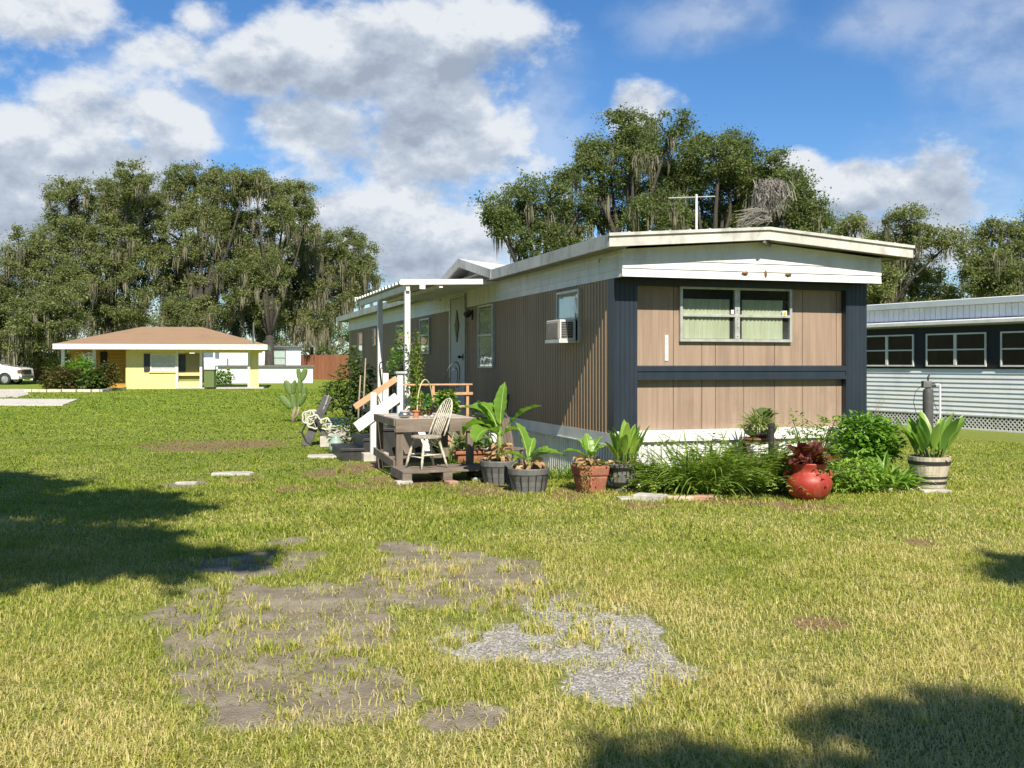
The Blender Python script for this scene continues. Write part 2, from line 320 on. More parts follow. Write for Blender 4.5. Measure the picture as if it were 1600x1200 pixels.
# ================================================================ ground
def vnoise(x, y, seed):
    g = np.random.default_rng(seed).random((64, 64)); xi = np.floor(x).astype(int); yi = np.floor(y).astype(int); fx = x - xi; fy = y - yi
    fx = fx * fx * (3 - 2 * fx); fy = fy * fy * (3 - 2 * fy); a = g[xi % 64, yi % 64]; b = g[(xi + 1) % 64, yi % 64]; c = g[xi % 64, (yi + 1) % 64]; d = g[(xi + 1) % 64, (yi + 1) % 64]
    return (a * (1 - fx) + b * fx) * (1 - fy) + (c * (1 - fx) + d * fx) * fy
def fbm(x, y, s, o=5, seed=3):
    r = 0; a = .5; t = 0
    for i in range(o): r = r + a * vnoise(x * s + 17.3 * i, y * s + 9.1 * i, seed + i); t += a; a *= .5; s *= 2.1
    return r / t
def ell(lst, x, y, amp=1.8, sc_=2.6, seed=11, soft=.35, off=.0):
    m = np.full(np.shape(x), -9.)
    for px, py, rx, ry in lst:
        cx, cy, _ = gp(px, py); a = rx / 1600 * cy; b = ry * cy * cy / 2400
        m = np.maximum(m, 1 - np.sqrt(((x - cx) / a) ** 2 + ((y - cy) / b) ** 2))
    return np.clip((m + (fbm(x, y, sc_, 5, seed) - .5) * amp + off) / soft, 0, 1)
def ellw(lst, x, y, amp=1.8, sc_=2.6, seed=11):
    m = ell(lst, x, y, amp, sc_, seed, .5, .38); return np.clip(m ** .6 - .9 * (fbm(x, y, 6., 3, 61) - .48), 0, .985)
DIRT = [(700, 905, 130, 40), (380, 1040, 90, 40), (600, 1090, 60, 30), (300, 950, 40, 18), (740, 930, 90, 22), (420, 955, 150, 50), (410, 880, 90, 22), (460, 1010, 130, 70), (330, 990, 70, 50), (520, 1075, 110, 40), (640, 856, 40, 8), (450, 845, 26, 7), (550, 960, 60, 30), (720, 1120, 60, 20), (290, 757, 25, 6)]
GRAVEL = [(925, 1000, 95, 42), (975, 1055, 85, 42), (830, 1008, 90, 28), (870, 950, 50, 12), (740, 1000, 50, 14), (1000, 1090, 40, 16)]
LITTER = [(350, 694, 130, 12), (640, 757, 120, 12), (760, 765, 110, 12), (900, 772, 70, 12), (1270, 792, 70, 10), (1130, 785, 130, 8), (540, 735, 60, 15), (460, 765, 50, 8), (1440, 850, 40, 10), (1010, 790, 80, 8), (1280, 975, 50, 14), (380, 752, 30, 7)]
def hz(x, y): return np.clip((y - 80) / 25, 0, 1) ** 1.5 * .5 + (fbm(x, y, .45, 3, 40) - .5) * .05 * np.clip((y - 3) / 6, 0, 1) * np.clip(1 - y / 60, 0, 1)
fine = np.arange(-10, 10.01, .085); cx = np.r_[-1500, -600, -250, -120, -80, -60, -45, -35, -28, -22, -18, -15, -12.5, -11, fine, 11, 12.5, 15, 18, 22, 28, 35, 45, 60, 80, 120, 250, 600, 1500]
cy = np.r_[-600, -200, -80, -30, -12, -5, -1, 1, np.arange(2.4, 18, .085), 18.5, 19.5, 21, 23, 26, 30, 35, 40, 46, 53, 60, 68, 75, 80, 85, 90, 95, 100, 105, 115, 130, 200, 600, 2500]
X, Y = np.meshgrid(cx, cy); V = np.stack([X.ravel(), Y.ravel(), hz(X, Y).ravel()], 1)
nx = len(cx); ny = len(cy); ii, jj = np.meshgrid(np.arange(nx - 1), np.arange(ny - 1)); b = (jj * nx + ii).ravel(); F = np.stack([b, b + 1, b + nx + 1, b + nx], 1)
m_ground, t = newmat('lawn_ground'); n = t.nodes.new; l = t.links.new
out = n('ShaderNodeOutputMaterial'); p = n('ShaderNodeBsdfPrincipled'); l(p.outputs[0], out.inputs[0]); p.inputs['Roughness'].default_value = .95; p.inputs['Specular IOR Level'].default_value = .15
geo = n('ShaderNodeNewGeometry'); P_ = geo.outputs['Position']
def tn(scale, detail=6, rough=.6, st=(1, 1, 1)):
    mp = n('ShaderNodeMapping'); mp.inputs['Scale'].default_value = st; l(P_, mp.inputs[0]); z = n('ShaderNodeTexNoise'); l(mp.outputs[0], z.inputs['Vector'])
    z.inputs['Scale'].default_value = scale; z.inputs['Detail'].default_value = detail; z.inputs['Roughness'].default_value = rough; return z.outputs[0]
def ramp(f, st):
    r = n('ShaderNodeValToRGB'); l(f, r.inputs[0]); e_ = r.color_ramp.elements
    for i, (q, c) in enumerate(st):
        if i == 0: k = e_[0]; k.position = q
        elif i == len(st) - 1: k = e_[-1]; k.position = q
        else: k = e_.new(q)
        k.color = (*c, 1)
    return r.outputs[0]
def mixc(f, a, b_):
    x = n('ShaderNodeMix'); x.data_type = 'RGBA'
    if isinstance(f, float): x.inputs[0].default_value = f
    else: l(f, x.inputs[0])
    l(a, x.inputs[6]); l(b_, x.inputs[7]); return x.outputs[2]
def att(nm): a = n('ShaderNodeAttribute'); a.attribute_name = nm; return a.outputs['Fac']
def mth(op, a, b_, cl_=False):
    x = n('ShaderNodeMath'); x.operation = op; x.use_clamp = cl_
    for i, q in enumerate((a, b_)):
        if isinstance(q, (int, float)): x.inputs[i].default_value = q
        else: l(q, x.inputs[i])
    return x.outputs[0]
grass_c = mixc(tn(.5, 4), ramp(tn(14, 8, .75), [(.3, (.12, .16, .022)), (.5, (.20, .26, .035)), (.7, (.30, .33, .07))]), ramp(tn(9, 8, .75, (1, .6, 1)), [(.3, (.11, .17, .02)), (.55, (.18, .25, .03)), (.72, (.25, .30, .05))]))
soil = ramp(tn(30, 8, .7), [(.3, (.15, .14, .06)), (.7, (.30, .27, .13))])
sxyz = n('ShaderNodeSeparateXYZ'); l(P_, sxyz.inputs[0]); nf = n('ShaderNodeMapRange'); l(sxyz.outputs[1], nf.inputs[0]); nf.inputs[1].default_value = 10; nf.inputs[2].default_value = 32
base = mixc(nf.outputs[0], mixc(.5, soil, grass_c), grass_c)
dirt_c = mixc(mth('GREATER_THAN', tn(55, 3), .62), ramp(tn(3.5, 8, .7, (1, 1, 1)), [(.3, (.16, .135, .10)), (.5, (.26, .225, .17)), (.72, (.42, .375, .29))]), ramp(tn(20, 3), [(.3, (.16, .14, .10)), (.7, (.33, .29, .21))]))
vr = n('ShaderNodeTexVoronoi'); vr.inputs['Scale'].default_value = 105; l(P_, vr.inputs['Vector'])
grav_c = mixc(mth('GREATER_THAN', tn(20, 4), .56), ramp(vr.outputs['Color'], [(.15, (.15, .14, .12)), (.5, (.37, .355, .32)), (.85, (.66, .64, .59))]), ramp(tn(40, 3), [(.3, (.18, .16, .13)), (.7, (.36, .34, .29))]))
lit_c = ramp(tn(45, 8, .8), [(.3, (.09, .055, .03)), (.5, (.23, .15, .085)), (.7, (.40, .29, .18))])
edge = mth('MULTIPLY', mth('SUBTRACT', tn(14, 7, .75), .5), 2.4)
def mk_(a): return mth('MULTIPLY', mth('ADD', mth('SUBTRACT', att(a), .45), edge), 5., True)
c = mixc(mk_('litter'), base, lit_c); c = mixc(mk_('dirt'), c, dirt_c); c = mixc(mk_('gravel'), c, grav_c)
l(c, p.inputs['Base Color']); bp = n('ShaderNodeBump'); bp.inputs['Strength'].default_value = .7; bp.inputs['Distance'].default_value = .02
l(mth('ADD', tn(40, 8, .8), mth('MULTIPLY', vr.outputs['Distance'], .6)), bp.inputs['Height']); l(bp.outputs[0], p.inputs['Normal'])
gr = npmesh('ground', V, [F], m_ground); props(gr, kind='structure')
dm = ell(DIRT, X, Y, off=.3); gm = ell(GRAVEL, X, Y, 1.8, 2.8, 23, off=.3); lm = ell(LITTER, X, Y, 1.4, 2.2, 31) * .8
for nm, arr in (('dirt', dm), ('gravel', gm), ('litter', lm)):
    a = gr.data.attributes.new(nm, 'FLOAT', 'POINT'); a.data.foreach_set('value', arr.ravel().astype(np.float32))

# ---------------------------------------------------------------- grass blades (nobody could count them)
def hidden(x, y):  # under the homes
    du = x - A0[0]; dv = y - A0[1]; u = du * D2[0] + dv * D2[1]; v = du * D1[0] + dv * D1[1]
    return ((u > .05) & (u < 3.5) & (v > 0) & (v < 21)) | ((u > 9.9) & (v > -6)) | ((u > -1.7) & (u < 0) & (v > 4.5) & (v < 9.5)) | ((u > -2.3) & (u < -1.15) & (v > 1.25) & (v < 4.4))
def blades(x, y, ln, wd, lean, tuft=None):
    k = len(x); az_ = rng.random(k) * 6.283; d = np.stack([np.cos(az_), np.sin(az_)], 1); s = np.stack([-d[:, 1], d[:, 0]], 1)
    z = hz(x, y) - .004; le = ln * lean
    P0 = np.stack([x, y], 1); V_ = np.zeros((k, 5, 3))
    V_[:, 0, :2] = P0 - s * wd[:, None] * .5; V_[:, 1, :2] = P0 + s * wd[:, None] * .5; V_[:, 0, 2] = V_[:, 1, 2] = z
    mid = P0 + d * (le * .35)[:, None]; hm = ln * np.sqrt(np.clip(1 - (lean * .6) ** 2, .1, 1)) * .6
    V_[:, 2, :2] = mid + s * wd[:, None] * .42; V_[:, 3, :2] = mid - s * wd[:, None] * .42; V_[:, 2, 2] = V_[:, 3, 2] = z + hm
    V_[:, 4, :2] = P0 + d * le[:, None]; V_[:, 4, 2] = z + ln * np.sqrt(np.clip(1 - lean ** 2, .04, 1))
    return V_.reshape(-1, 3)
parts = []
for y0, y1, dn, wd_, ln_ in ((2.2, 3.3, 2200, .005, .042), (3.3, 5.5, 6500, .0044, .050), (5.5, 8.5, 4200, .0052, .050), (8.5, 13, 2000, .0078, .046), (13, 20, 800, .012, .036), (20, 32, 260, .021, .038), (32, 60, 70, .038, .05)):
    area = (y1 ** 2 - y0 ** 2) / 2 * 1.1 + 5. * (y1 - y0); k = int(area * dn); yy = y0 + (y1 - y0) * rng.random(int(k * 1.6)); yy = yy[rng.random(len(yy)) < (1.1 * yy + 5.) / (1.1 * y1 + 5.)][:k]; k = len(yy); xx = (rng.random(k) - .5) * (1.1 * yy + 5.)
    kp = (np.abs(xx) < .56 * yy) | (rng.random(k) < .7); xx = xx[kp]; yy = yy[kp]; k = len(xx)
    q = np.clip(1.05 - 1.05 * np.maximum(ellw(DIRT, xx, yy), 1.1 * ellw(GRAVEL, xx, yy, 1.8, 2.8, 23)) - .72 * ell(LITTER, xx, yy, 1.4, 2.2, 31), .0, 1) * np.clip(.25 + 2.2 * fbm(xx, yy, 3.3, 3, 77), .3, 1)
    keep = (rng.random(k) < q) & ~hidden(xx, yy); xx = xx[keep]; yy = yy[keep]; k = len(xx)
    hf = .55 + 1.0 * fbm(xx, yy, 1.3, 3, 51); ln = ln_ * hf * (.6 + .8 * rng.random(k)); parts.append(blades(xx, yy, ln, wd_ * (.6 + .8 * rng.random(k)), .70 + .28 * rng.random(k)))
def tufts(k, y0, y1, fn, n0, n1, ln0, ln1, wd_, spread):
    yy = np.sqrt(rng.random(k) * (y1 ** 2 - y0 ** 2) + y0 ** 2); xx = (rng.random(k) - .5) * (1.1 * yy + 4); kp = fn(xx, yy) & ~hidden(xx, yy); xx = xx[kp]; yy = yy[kp]
    for a, b_ in zip(xx, yy):
        m = rng.integers(n0, n1); L_ = rng.uniform(ln0, ln1); r_ = np.abs(rng.normal(0, spread, m)); t_ = rng.random(m) * 6.283
        parts.append(blades(a + r_ * np.cos(t_), b_ + r_ * np.sin(t_), L_ * (.5 + .7 * rng.random(m)), wd_ * (.7 + .6 * rng.random(m)), .3 + .65 * rng.random(m)))
bare = lambda x, y: np.maximum(ell(DIRT, x, y), ell(GRAVEL, x, y, 1.8, 2.8, 23)) > .4
tufts(900, 4, 9, bare, 20, 60, .05, .095, .0062, .045)
tufts(900, 3.5, 8.5, lambda x, y: fbm(x, y, 1.1, 3, 90) > .5, 25, 60, .055, .095, .0055, .05)
tufts(480, 8.5, 16, lambda x, y: fbm(x, y, .8, 3, 91) > .5, 20, 45, .06, .09, .009, .07)
# dry clippings lying flat over the bare soil
for y0, y1, dn in ((3.4, 6, 900), (6, 9.5, 650)):
    k = int((y1 ** 2 - y0 ** 2) / 2 * 1.1 * dn); yy = np.sqrt(rng.random(k) * (y1 ** 2 - y0 ** 2) + y0 ** 2); xx = (rng.random(k) - .5) * 1.1 * yy; kp = bare(xx, yy) & (rng.random(k) < np.clip(2.6 * fbm(xx, yy, 2.5, 3, 33) - .8, .05, 1)); xx = xx[kp]; yy = yy[kp]; k = len(xx); parts.append(blades(xx, yy, .045 * (.5 + rng.random(k)), .0045 * (.6 + .8 * rng.random(k)), .96 + .035 * rng.random(k)))
V = np.concatenate(parts); k = len(V) // 5; b = np.arange(k) * 5
m_grass, t = newmat('grass_blades'); n = t.nodes.new; l = t.links.new
out = n('ShaderNodeOutputMaterial'); p = n('ShaderNodeBsdfPrincipled'); tr = n('ShaderNodeBsdfTranslucent'); ms = n('ShaderNodeMixShader'); ms.inputs[0].default_value = .4
geo = n('ShaderNodeNewGeometry'); P_ = geo.outputs['Position']; sx = n('ShaderNodeSeparateXYZ'); l(P_, sx.inputs[0])
nr = n('ShaderNodeMapRange'); l(sx.outputs[1], nr.inputs[0]); nr.inputs[1].default_value = 4; nr.inputs[2].default_value = 15; nr.inputs[3].default_value = .44; nr.inputs[4].default_value = -.06
side_ = n('ShaderNodeMapRange'); l(sx.outputs[0], side_.inputs[0]); side_.inputs[1].default_value = -5; side_.inputs[2].default_value = 2; side_.inputs[3].default_value = -.14; side_.inputs[4].default_value = .05
v1 = mth('MULTIPLY', mth('SUBTRACT', tn(.9, 5, .6), .5), 1.5); v2 = mth('MULTIPLY', mth('SUBTRACT', tn(.25, 3, .5), .5), .8)
f_ = mth('ADD', mth('ADD', mth('MULTIPLY', geo.outputs['Random Per Island'], .75), mth('ADD', nr.outputs[0], side_.outputs[0])), mth('ADD', v1, v2), True)
gc = ramp(f_, [(0, (.15, .23, .022)), (.3, (.25, .315, .035)), (.55, (.34, .37, .065)), (.78, (.47, .44, .15)), (1, (.60, .52, .26))])
l(gc, p.inputs['Base Color']); p.inputs['Roughness'].default_value = .55; p.inputs['Specular IOR Level'].default_value = .3
vm = n('ShaderNodeVectorMath'); vm.operation = 'MULTIPLY'; l(gc, vm.inputs[0]); vm.inputs[1].default_value = (1.7, 1.7, 1.0); l(vm.outputs[0], tr.inputs[0])
l(p.outputs[0], ms.inputs[1]); l(tr.outputs[0], ms.inputs[2]); l(ms.outputs[0], out.inputs[0])
g = npmesh('grass', V, [np.stack([b, b + 1, b + 2, b + 3], 1), np.stack([b + 3, b + 2, b + 4], 1)], m_grass)
props(g, 'short yellow green lawn grass with straw coloured blades and loose tufts', 'grass', kind='stuff')
print('blades', k)

# ================================================================ the brown mobile home
H = thing('mobile_home', 'long brown ribbed metal mobile home with navy corner posts and cream overhanging roof', 'mobile home', (A0[0], A0[1], 0), ROT)
LEN = 20.9; W = 3.55
def ribs(v0, v1, pitch, amp, duty=.5):
    pts = []; v = v0
    while v < v1 - pitch:
        pts += [(v, 0), (v + pitch * duty * .8, 0), (v + pitch * duty, -amp), (v + pitch * .95, -amp)]; v += pitch
    pts.append((v1, 0)); return pts
def ribwall(mb, x, prof, z0, z1, sgn=1):
    for (a, da), (b_, db) in zip(prof, prof[1:]): mb.add([(x + da * sgn, a, z0), (x + db * sgn, b_, z0), (x + db * sgn, b_, z1), (x + da * sgn, a, z1)], [(0, 1, 2, 3)])
mb = MB(); pr = []
v = .19
while v < LEN - .4:                               # panels of 0.4 m: four narrow ribs then a flat with a seam
    for k in range(4): a = v + .1 * k; pr += [(a, 0), (a + .055, 0), (a + .062, -.009), (a + .092, -.009)]
    v += .4; pr += [(v - .006, 0), (v - .004, .008), (v - .001, .008)]
pr.append((LEN, 0)); ribwall(mb, 0, pr, .64, 2.56)
mb.build('side_wall', m_brown, H)
MB().bx(.03, W, .14, LEN, .1, 2.82).build('wall_core', m_brown, H)
mb = MB()
gro = [.29, .83, 1.22, 1.41, 1.81, 2.25, 2.66, 3.17, 3.26]
for a, b_ in zip(gro, gro[1:]): mb.bx(a + .003, b_ - .003, .1, .139, .66, 2.53)
mb.build('front_wall', m_tan, H, bevel=.003)
for x0, x1 in ((0, .3), (3.25, 3.56)):
    mb = MB(); poly = [(x0, 0)]; k = 5; s_ = (x1 - x0) / k
    for i in range(k): poly += [(x0 + s_ * (i + .12), 0), (x0 + s_ * (i + .2), .005), (x0 + s_ * (i + .32), .005), (x0 + s_ * (i + .4), 0)]
    poly += [(x1, 0), (x1, .19), (x0 - .004, .19), (x0 - .004, 0)]
    mb.prism(poly, 'z', .56 if x0 else .60, 2.53).build('corner_post', m_navy, H)
mb = MB(); mb.prism([(.0, 1.3), (.0, 1.34), (.012, 1.345), (.012, 1.40), (0, 1.405), (0, 1.465), (.03, 1.475), (.098, 1.475), (.098, 1.3)], 'x', .302, 3.248)
mb.build('cross_bar', m_navy, H)
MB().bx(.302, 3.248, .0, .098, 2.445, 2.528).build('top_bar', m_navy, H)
# skirting
mb = MB(); mb.bx(.0, W, -.012, .12, .55, .685); mb.build('trim_board', m_white, H, bevel=.004)
mb = MB(); mb.bx(-.012, .118, .0, LEN, .50, .655); mb.bx(-.022, .11, .0, LEN, .50, .515); mb.build('trim_board', m_white, H)
mb = MB(); ribwall(mb, .03, ribs(.04, LEN, .085, .02), -.02, .52); mb.build('skirting', m_white, H)
mb = MB()
pf = ribs(.03, W, .085, .02)
for (a, da), (b_, db) in zip(pf, pf[1:]): mb.add([(a, .03 - da, -.02), (b_, .03 - db, -.02), (b_, .03 - db, .549), (a, .03 - da, .549)], [(0, 1, 2, 3)])
mb.build('skirting', m_white, H)
MB().bx(.05, W - .05, .14, .2, .0, .56).build('underfloor', m_dark, H)
# white siding band under the roof
def roofz(u): return 2.985 + .15 * (1 - abs(u - 1.8) / 2.08)
mb = MB(); v0 = -.27
for k, z in enumerate((2.52, 2.61, 2.70, 2.79)):   # lap boards, side
    z1 = (2.61, 2.70, 2.79, 2.86)[k]; mb.add([(-.022, v0, z), (-.022, LEN, z), (-.008, LEN, z1), (-.008, v0, z1), (-.004, v0, z), (-.004, LEN, z)], [(0, 1, 2, 3), (0, 4, 5, 1)])
mb.bx(-.003, .03, v0, LEN, 2.525, 2.86); mb.build('side_band', m_white, H)
mb = MB()
for k, (z, z1) in enumerate(((2.52, 2.62), (2.62, 2.72), (2.72, 2.84))):
    mb.add([(-.02, v0 - .016, z), (W + .02, v0 - .016, z), (W + .02, v0 - .004, z1), (-.02, v0 - .004, z1), (-.02, v0, z), (W + .02, v0, z)], [(0, 1, 2, 3), (0, 4, 5, 1)])
mb.add([(-.02, v0 - .004, 2.84), (W + .02, v0 - .004, 2.84), (1.8, v0 - .004, 2.985)], [(0, 1, 2)])
mb.build('front_band', m_white, H)
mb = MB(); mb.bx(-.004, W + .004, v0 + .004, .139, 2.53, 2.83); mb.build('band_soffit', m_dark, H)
# roof
mb = MB(); UL, UR = -.28, 3.88; VF, VB = -.50, 21.8
def prof(o): return [(UL, 2.985 - o), (1.8, 3.135 - o), (UR, 2.985 - o)]
for s_, (ua, ub) in enumerate(((UL, 1.8), (1.8, UR))):
    za, zb = (2.985, 3.135) if s_ == 0 else (3.135, 2.985)
    mb.add([(ua, VF, za), (ub, VF, zb), (ub, VB, zb), (ua, VB, za)], [(0, 1, 2, 3)])
    for k in range(1, 8):                          # standing seams
        t_ = k / 8; uu = ua + (ub - ua) * t_; zz = za + (zb - za) * t_; mb.bx(uu - .012, uu + .012, VF + .02, VB, zz, zz + .02)
mb.build('roof', m_cream, H)
mb = MB()
mb.add([(UL, VF, 2.985), (1.8, VF, 3.135), (UR, VF, 2.985), (UR, VF, 2.835), (1.8, VF, 2.99), (UL, VF, 2.835)], [(0, 5, 4, 1), (1, 4, 3, 2)])
mb.add([(UL + .03, VF + .03, 2.97), (1.8, VF + .03, 3.12), (UR - .03, VF + .03, 2.97), (UR - .03, VF + .03, 2.835), (1.8, VF + .03, 2.99), (UL + .03, VF + .03, 2.835)], [(0, 1, 4, 5), (1, 2, 3, 4)])
mb.add([(UL, VF, 2.835), (1.8, VF, 2.99), (UR, VF, 2.835), (UR - .03, VF + .03, 2.835), (1.8, VF + .03, 2.99), (UL + .03, VF + .03, 2.835)], [(0, 5, 4, 1), (1, 4, 3, 2)])
mb.bar((UL - .01, VF - .012, 2.972), (1.8, VF - .012, 3.125), .024, .035); mb.bar((1.8, VF - .012, 3.125), (UR + .01, VF - .012, 2.972), .024, .035)
mb.bx(UL, UL + .03, VF + .031, 4.35, 2.83, 2.984); mb.bx(UL, UL + .03, 7.9, VB, 2.83, 2.984); mb.bx(UR - .03, UR, VF + .031, VB, 2.83, 2.984)
mb.bx(UL + .031, UR - .031, VB - .03, VB, 2.83, 2.98)
mb.build('fascia', m_cream, H)
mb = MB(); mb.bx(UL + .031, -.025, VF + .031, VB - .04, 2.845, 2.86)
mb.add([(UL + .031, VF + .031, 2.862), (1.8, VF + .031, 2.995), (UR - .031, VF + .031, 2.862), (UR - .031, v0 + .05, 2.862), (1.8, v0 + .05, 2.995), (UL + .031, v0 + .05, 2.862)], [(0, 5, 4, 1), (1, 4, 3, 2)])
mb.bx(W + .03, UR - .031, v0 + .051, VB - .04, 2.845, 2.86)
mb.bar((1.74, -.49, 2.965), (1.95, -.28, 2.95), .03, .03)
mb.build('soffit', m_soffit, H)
# cross gable over the porch door
mb = MB(); GU = UL - .0; G = [(4.25, 2.99), (6.3, 3.35), (8.0, 2.99)]
mb.add([(GU, 4.25, 2.99), (GU, 6.3, 3.36), (2.2, 6.3, 3.12), (1.6, 4.25, 3.12)], [(0, 1, 2, 3)])
mb.add([(GU, 6.3, 3.36), (GU, 8.2, 2.99), (1.6, 8.2, 3.12), (2.2, 6.3, 3.12)], [(0, 1, 2, 3)])
mb.build('cross_gable_roof', m_white, H)
mb = MB()
for (a, za), (b_, zb) in (((4.25, 2.985), (6.3, 3.355)), ((6.3, 3.355), (8.2, 2.985))):
    mb.add([(GU - .006, a, za), (GU - .006, b_, zb), (GU - .006, b_, zb - .14), (GU - .006, a, za - .14), (GU + .03, a, za), (GU + .03, b_, zb), (GU + .03, b_, zb - .14), (GU + .03, a, za - .14)], [(0, 3, 2, 1), (4, 5, 6, 7), (0, 1, 5, 4), (2, 3, 7, 6), (0, 4, 7, 3), (1, 2, 6, 5)])
mb.build('gable_fascia', m_cream, H)
mb = MB(); mb.add([(.02, 4.25, 2.97), (.02, 6.3, 3.33), (.02, 8.2, 2.97), (.02, 8.2, 2.86), (.02, 4.25, 2.86)], [(0, 1, 2, 3, 4)])
mb.add([(GU + .03, 4.3, 2.88), (GU + .03, 6.3, 3.22), (.02, 6.3, 3.22), (.02, 4.3, 2.88)], [(0, 1, 2, 3)]); mb.add([(GU + .03, 6.3, 3.22), (GU + .03, 8.15, 2.88), (.02, 8.15, 2.88), (.02, 6.3, 3.22)], [(0, 1, 2, 3)])
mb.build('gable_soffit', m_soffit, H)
# front window
def winframe(mb, ax, a0, a1, z0, z1, pos, th, d, mid=None, mul=None):
    """frame bars on plane; ax 'u': front wall (pos = v, sticks out to -v), 'v': side wall (sticks out to -u)"""
    def B(p0, p1, q0, q1, e=0.):
        if ax == 'u': mb.bx(p0, p1, pos - d - e, pos, q0, q1)
        else: mb.bx(pos - d - e, pos, p0, p1, q0, q1)
    B(a0, a0 + th, z0, z1); B(a1 - th, a1, z0, z1); B(a0 + th, a1 - th, z0, z0 + th); B(a0 + th, a1 - th, z1 - th, z1)
    if mid: B(a0 + th, a1 - th, mid - .016, mid + .016, .008)
    if mul: B(mul - .035, mul + .035, z0 + th, z1 - th, .004)
def curtain(name, ax, a0, a1, z0, z1, pos, mat_, amp=.012, wl=.055):
    mb = MB(); k = int((a1 - a0) / .008); rows = []
    for z in (z0, (z0 + z1) / 2, z1):
        r = []
        for i in range(k + 1):
            a = a0 + (a1 - a0) * i / k; d = amp * math.sin(a / wl * 6.283 + math.sin(a * 9) * 1.6) * (1 if z < z1 else .6)
            r.append((a, pos + d, z) if ax == 'u' else (pos + d, a, z))
        rows.append(r)
    return mb.sheet(rows).build(name, mat_, None, smooth_=True)
fr = None
def window(ax, a0, a1, z0, z1, pos, mid, mul=None, cur=None, curz=None, th=.035, glass=m_glass):
    mb = MB(); winframe(mb, ax, a0, a1, z0, z1, pos, th, .05, mid, mul); fr = mb.build('window', m_frame, H, bevel=.003)
    mb = MB(); e_ = th * .8
    if ax == 'u': mb.bx(a0 + e_, a1 - e_, pos - .032, pos - .028, z0 + e_, z1 - e_)
    else: mb.bx(pos - .032, pos - .028, a0 + e_, a1 - e_, z0 + e_, z1 - e_)
    g_ = mb.build('pane', glass, fr)
    mb = MB()
    if ax == 'u': mb.bx(a0 + .02, a1 - .02, pos - .006, pos - .001, z0 + .02, z1 - .02)
    else: mb.bx(pos - .006, pos - .001, a0 + .02, a1 - .02, z0 + .02, z1 - .02)
    mb.build('dark_backing', m_dark, fr)
    if cur:
        c_ = curtain('curtain', ax, a0 + th, a1 - th, curz[0], curz[1], pos - .017, cur, .007); c_.parent = fr
    return fr
fw = window('u', .90, 2.48, 1.77, 2.455, .10, 2.095, 1.69, None)
for a, b_ in ((.945, 1.60), (1.775, 2.36)): c_ = curtain('curtain', 'u', a, b_, 1.81, 2.30, .085, m_curtain, .007); c_.parent = fw
mb = MB(); mb.bx(1.60, 1.64, .05, .055, 2.12, 2.17); mb.build('white_sticker', m_white, fw)
mb = MB(); mb.bx(2.335, 2.40, .05, .055, 2.10, 2.17); s_ = mb.build('alarm_sticker', m_white, fw)
MB().ball((2.367, .048, 2.135), (.022, .003, .024)).build('yellow_badge', mk('yellow_sticker_ink', (.6, .42, .05)), fw)
for k in range(6): MB().ball((1.69, .042, 1.84 + k * .11), .008, 6, 4).build('screw', m_soffit, fw)
window('v', 4.95, 5.85, 1.42, 2.50, 0, 1.98, None, m_wcurtain, (1.46, 2.44))
aw = window('v', 1.05, 1.9, 1.77, 2.47, 0, None, None, m_wcurtain, (2.05, 2.44))
window('v', 9.6, 10.5, 1.70, 2.46, 0, 2.1, None, m_wcurtain, (1.74, 2.42))
window('v', 12.15, 13.1, 1.68, 2.42, 0, 2.05)
window('v', 15.85, 16.4, 1.98, 2.44, 0, 2.2)
window('v', 18.05, 18.9, 1.66, 2.40, 0, 2.05, None, m_wcurtain, (2.05, 2.36))
# door
mb = MB(); mb.bx(-.035, 0, 6.75, 7.8, .68, 2.72); dr = mb.build('door', m_door, H, bevel=.006)
mb = MB(); mb.bx(-.05, -.036, 6.68, 6.75, .68, 2.76); mb.bx(-.05, .0, 7.8, 7.87, .68, 2.76); mb.bx(-.05, 0, 6.68, 7.87, 2.725, 2.78); mb.bx(-.05, 0, 6.68, 6.748, .68, 2.725); mb.build('door_frame', m_frame, dr)
zc = 2.2; vc = 7.3; mb = MB(); mb.prism([(vc - .15, zc), (vc, zc - .30), (vc + .15, zc), (vc, zc + .30)], 'x', -.052, -.0355); dw = mb.build('diamond_window', m_black, dr)
mb = MB(); mb.prism([(vc - .10, zc), (vc, zc - .20), (vc + .10, zc), (vc, zc + .20)], 'x', -.056, -.0525); mb.build('diamond_pane', m_dglass, dr)
mb = MB(); mb.tube([(-.035, 6.9, 1.62), (-.09, 6.9, 1.62)], .016, 8); mb.ball((-.10, 6.9, 1.62), .032); mb.bx(-.042, -.036, 6.86, 6.94, 1.56, 1.68); mb.tube([(-.09, 6.9, 1.62), (-.10, 7.0, 1.62)], .012, 6); mb.build('door_knob', m_black, dr)
mb = MB(); mb.bx(-.03, 0, 6.30, 6.40, 2.28, 2.46); mb.tube([(-.02, 6.35, 2.40), (-.07, 6.35, 2.46), (-.10, 6.35, 2.40)], .014, 6)
mb.lathe([(.035, .0), (.075, -.02), (.06, -.07), (.03, -.1)], 10, (-.10, 6.35, 2.42)); pl_ = mb.build('porch_light', m_black, H)
mb = MB(); mb.lathe([(.045, 0), (.055, -.06), (.03, -.14), (.0, -.16)], 10, (-.10, 6.35, 2.33)); mb.build('glass_shade', m_glass, pl_, smooth_=True)
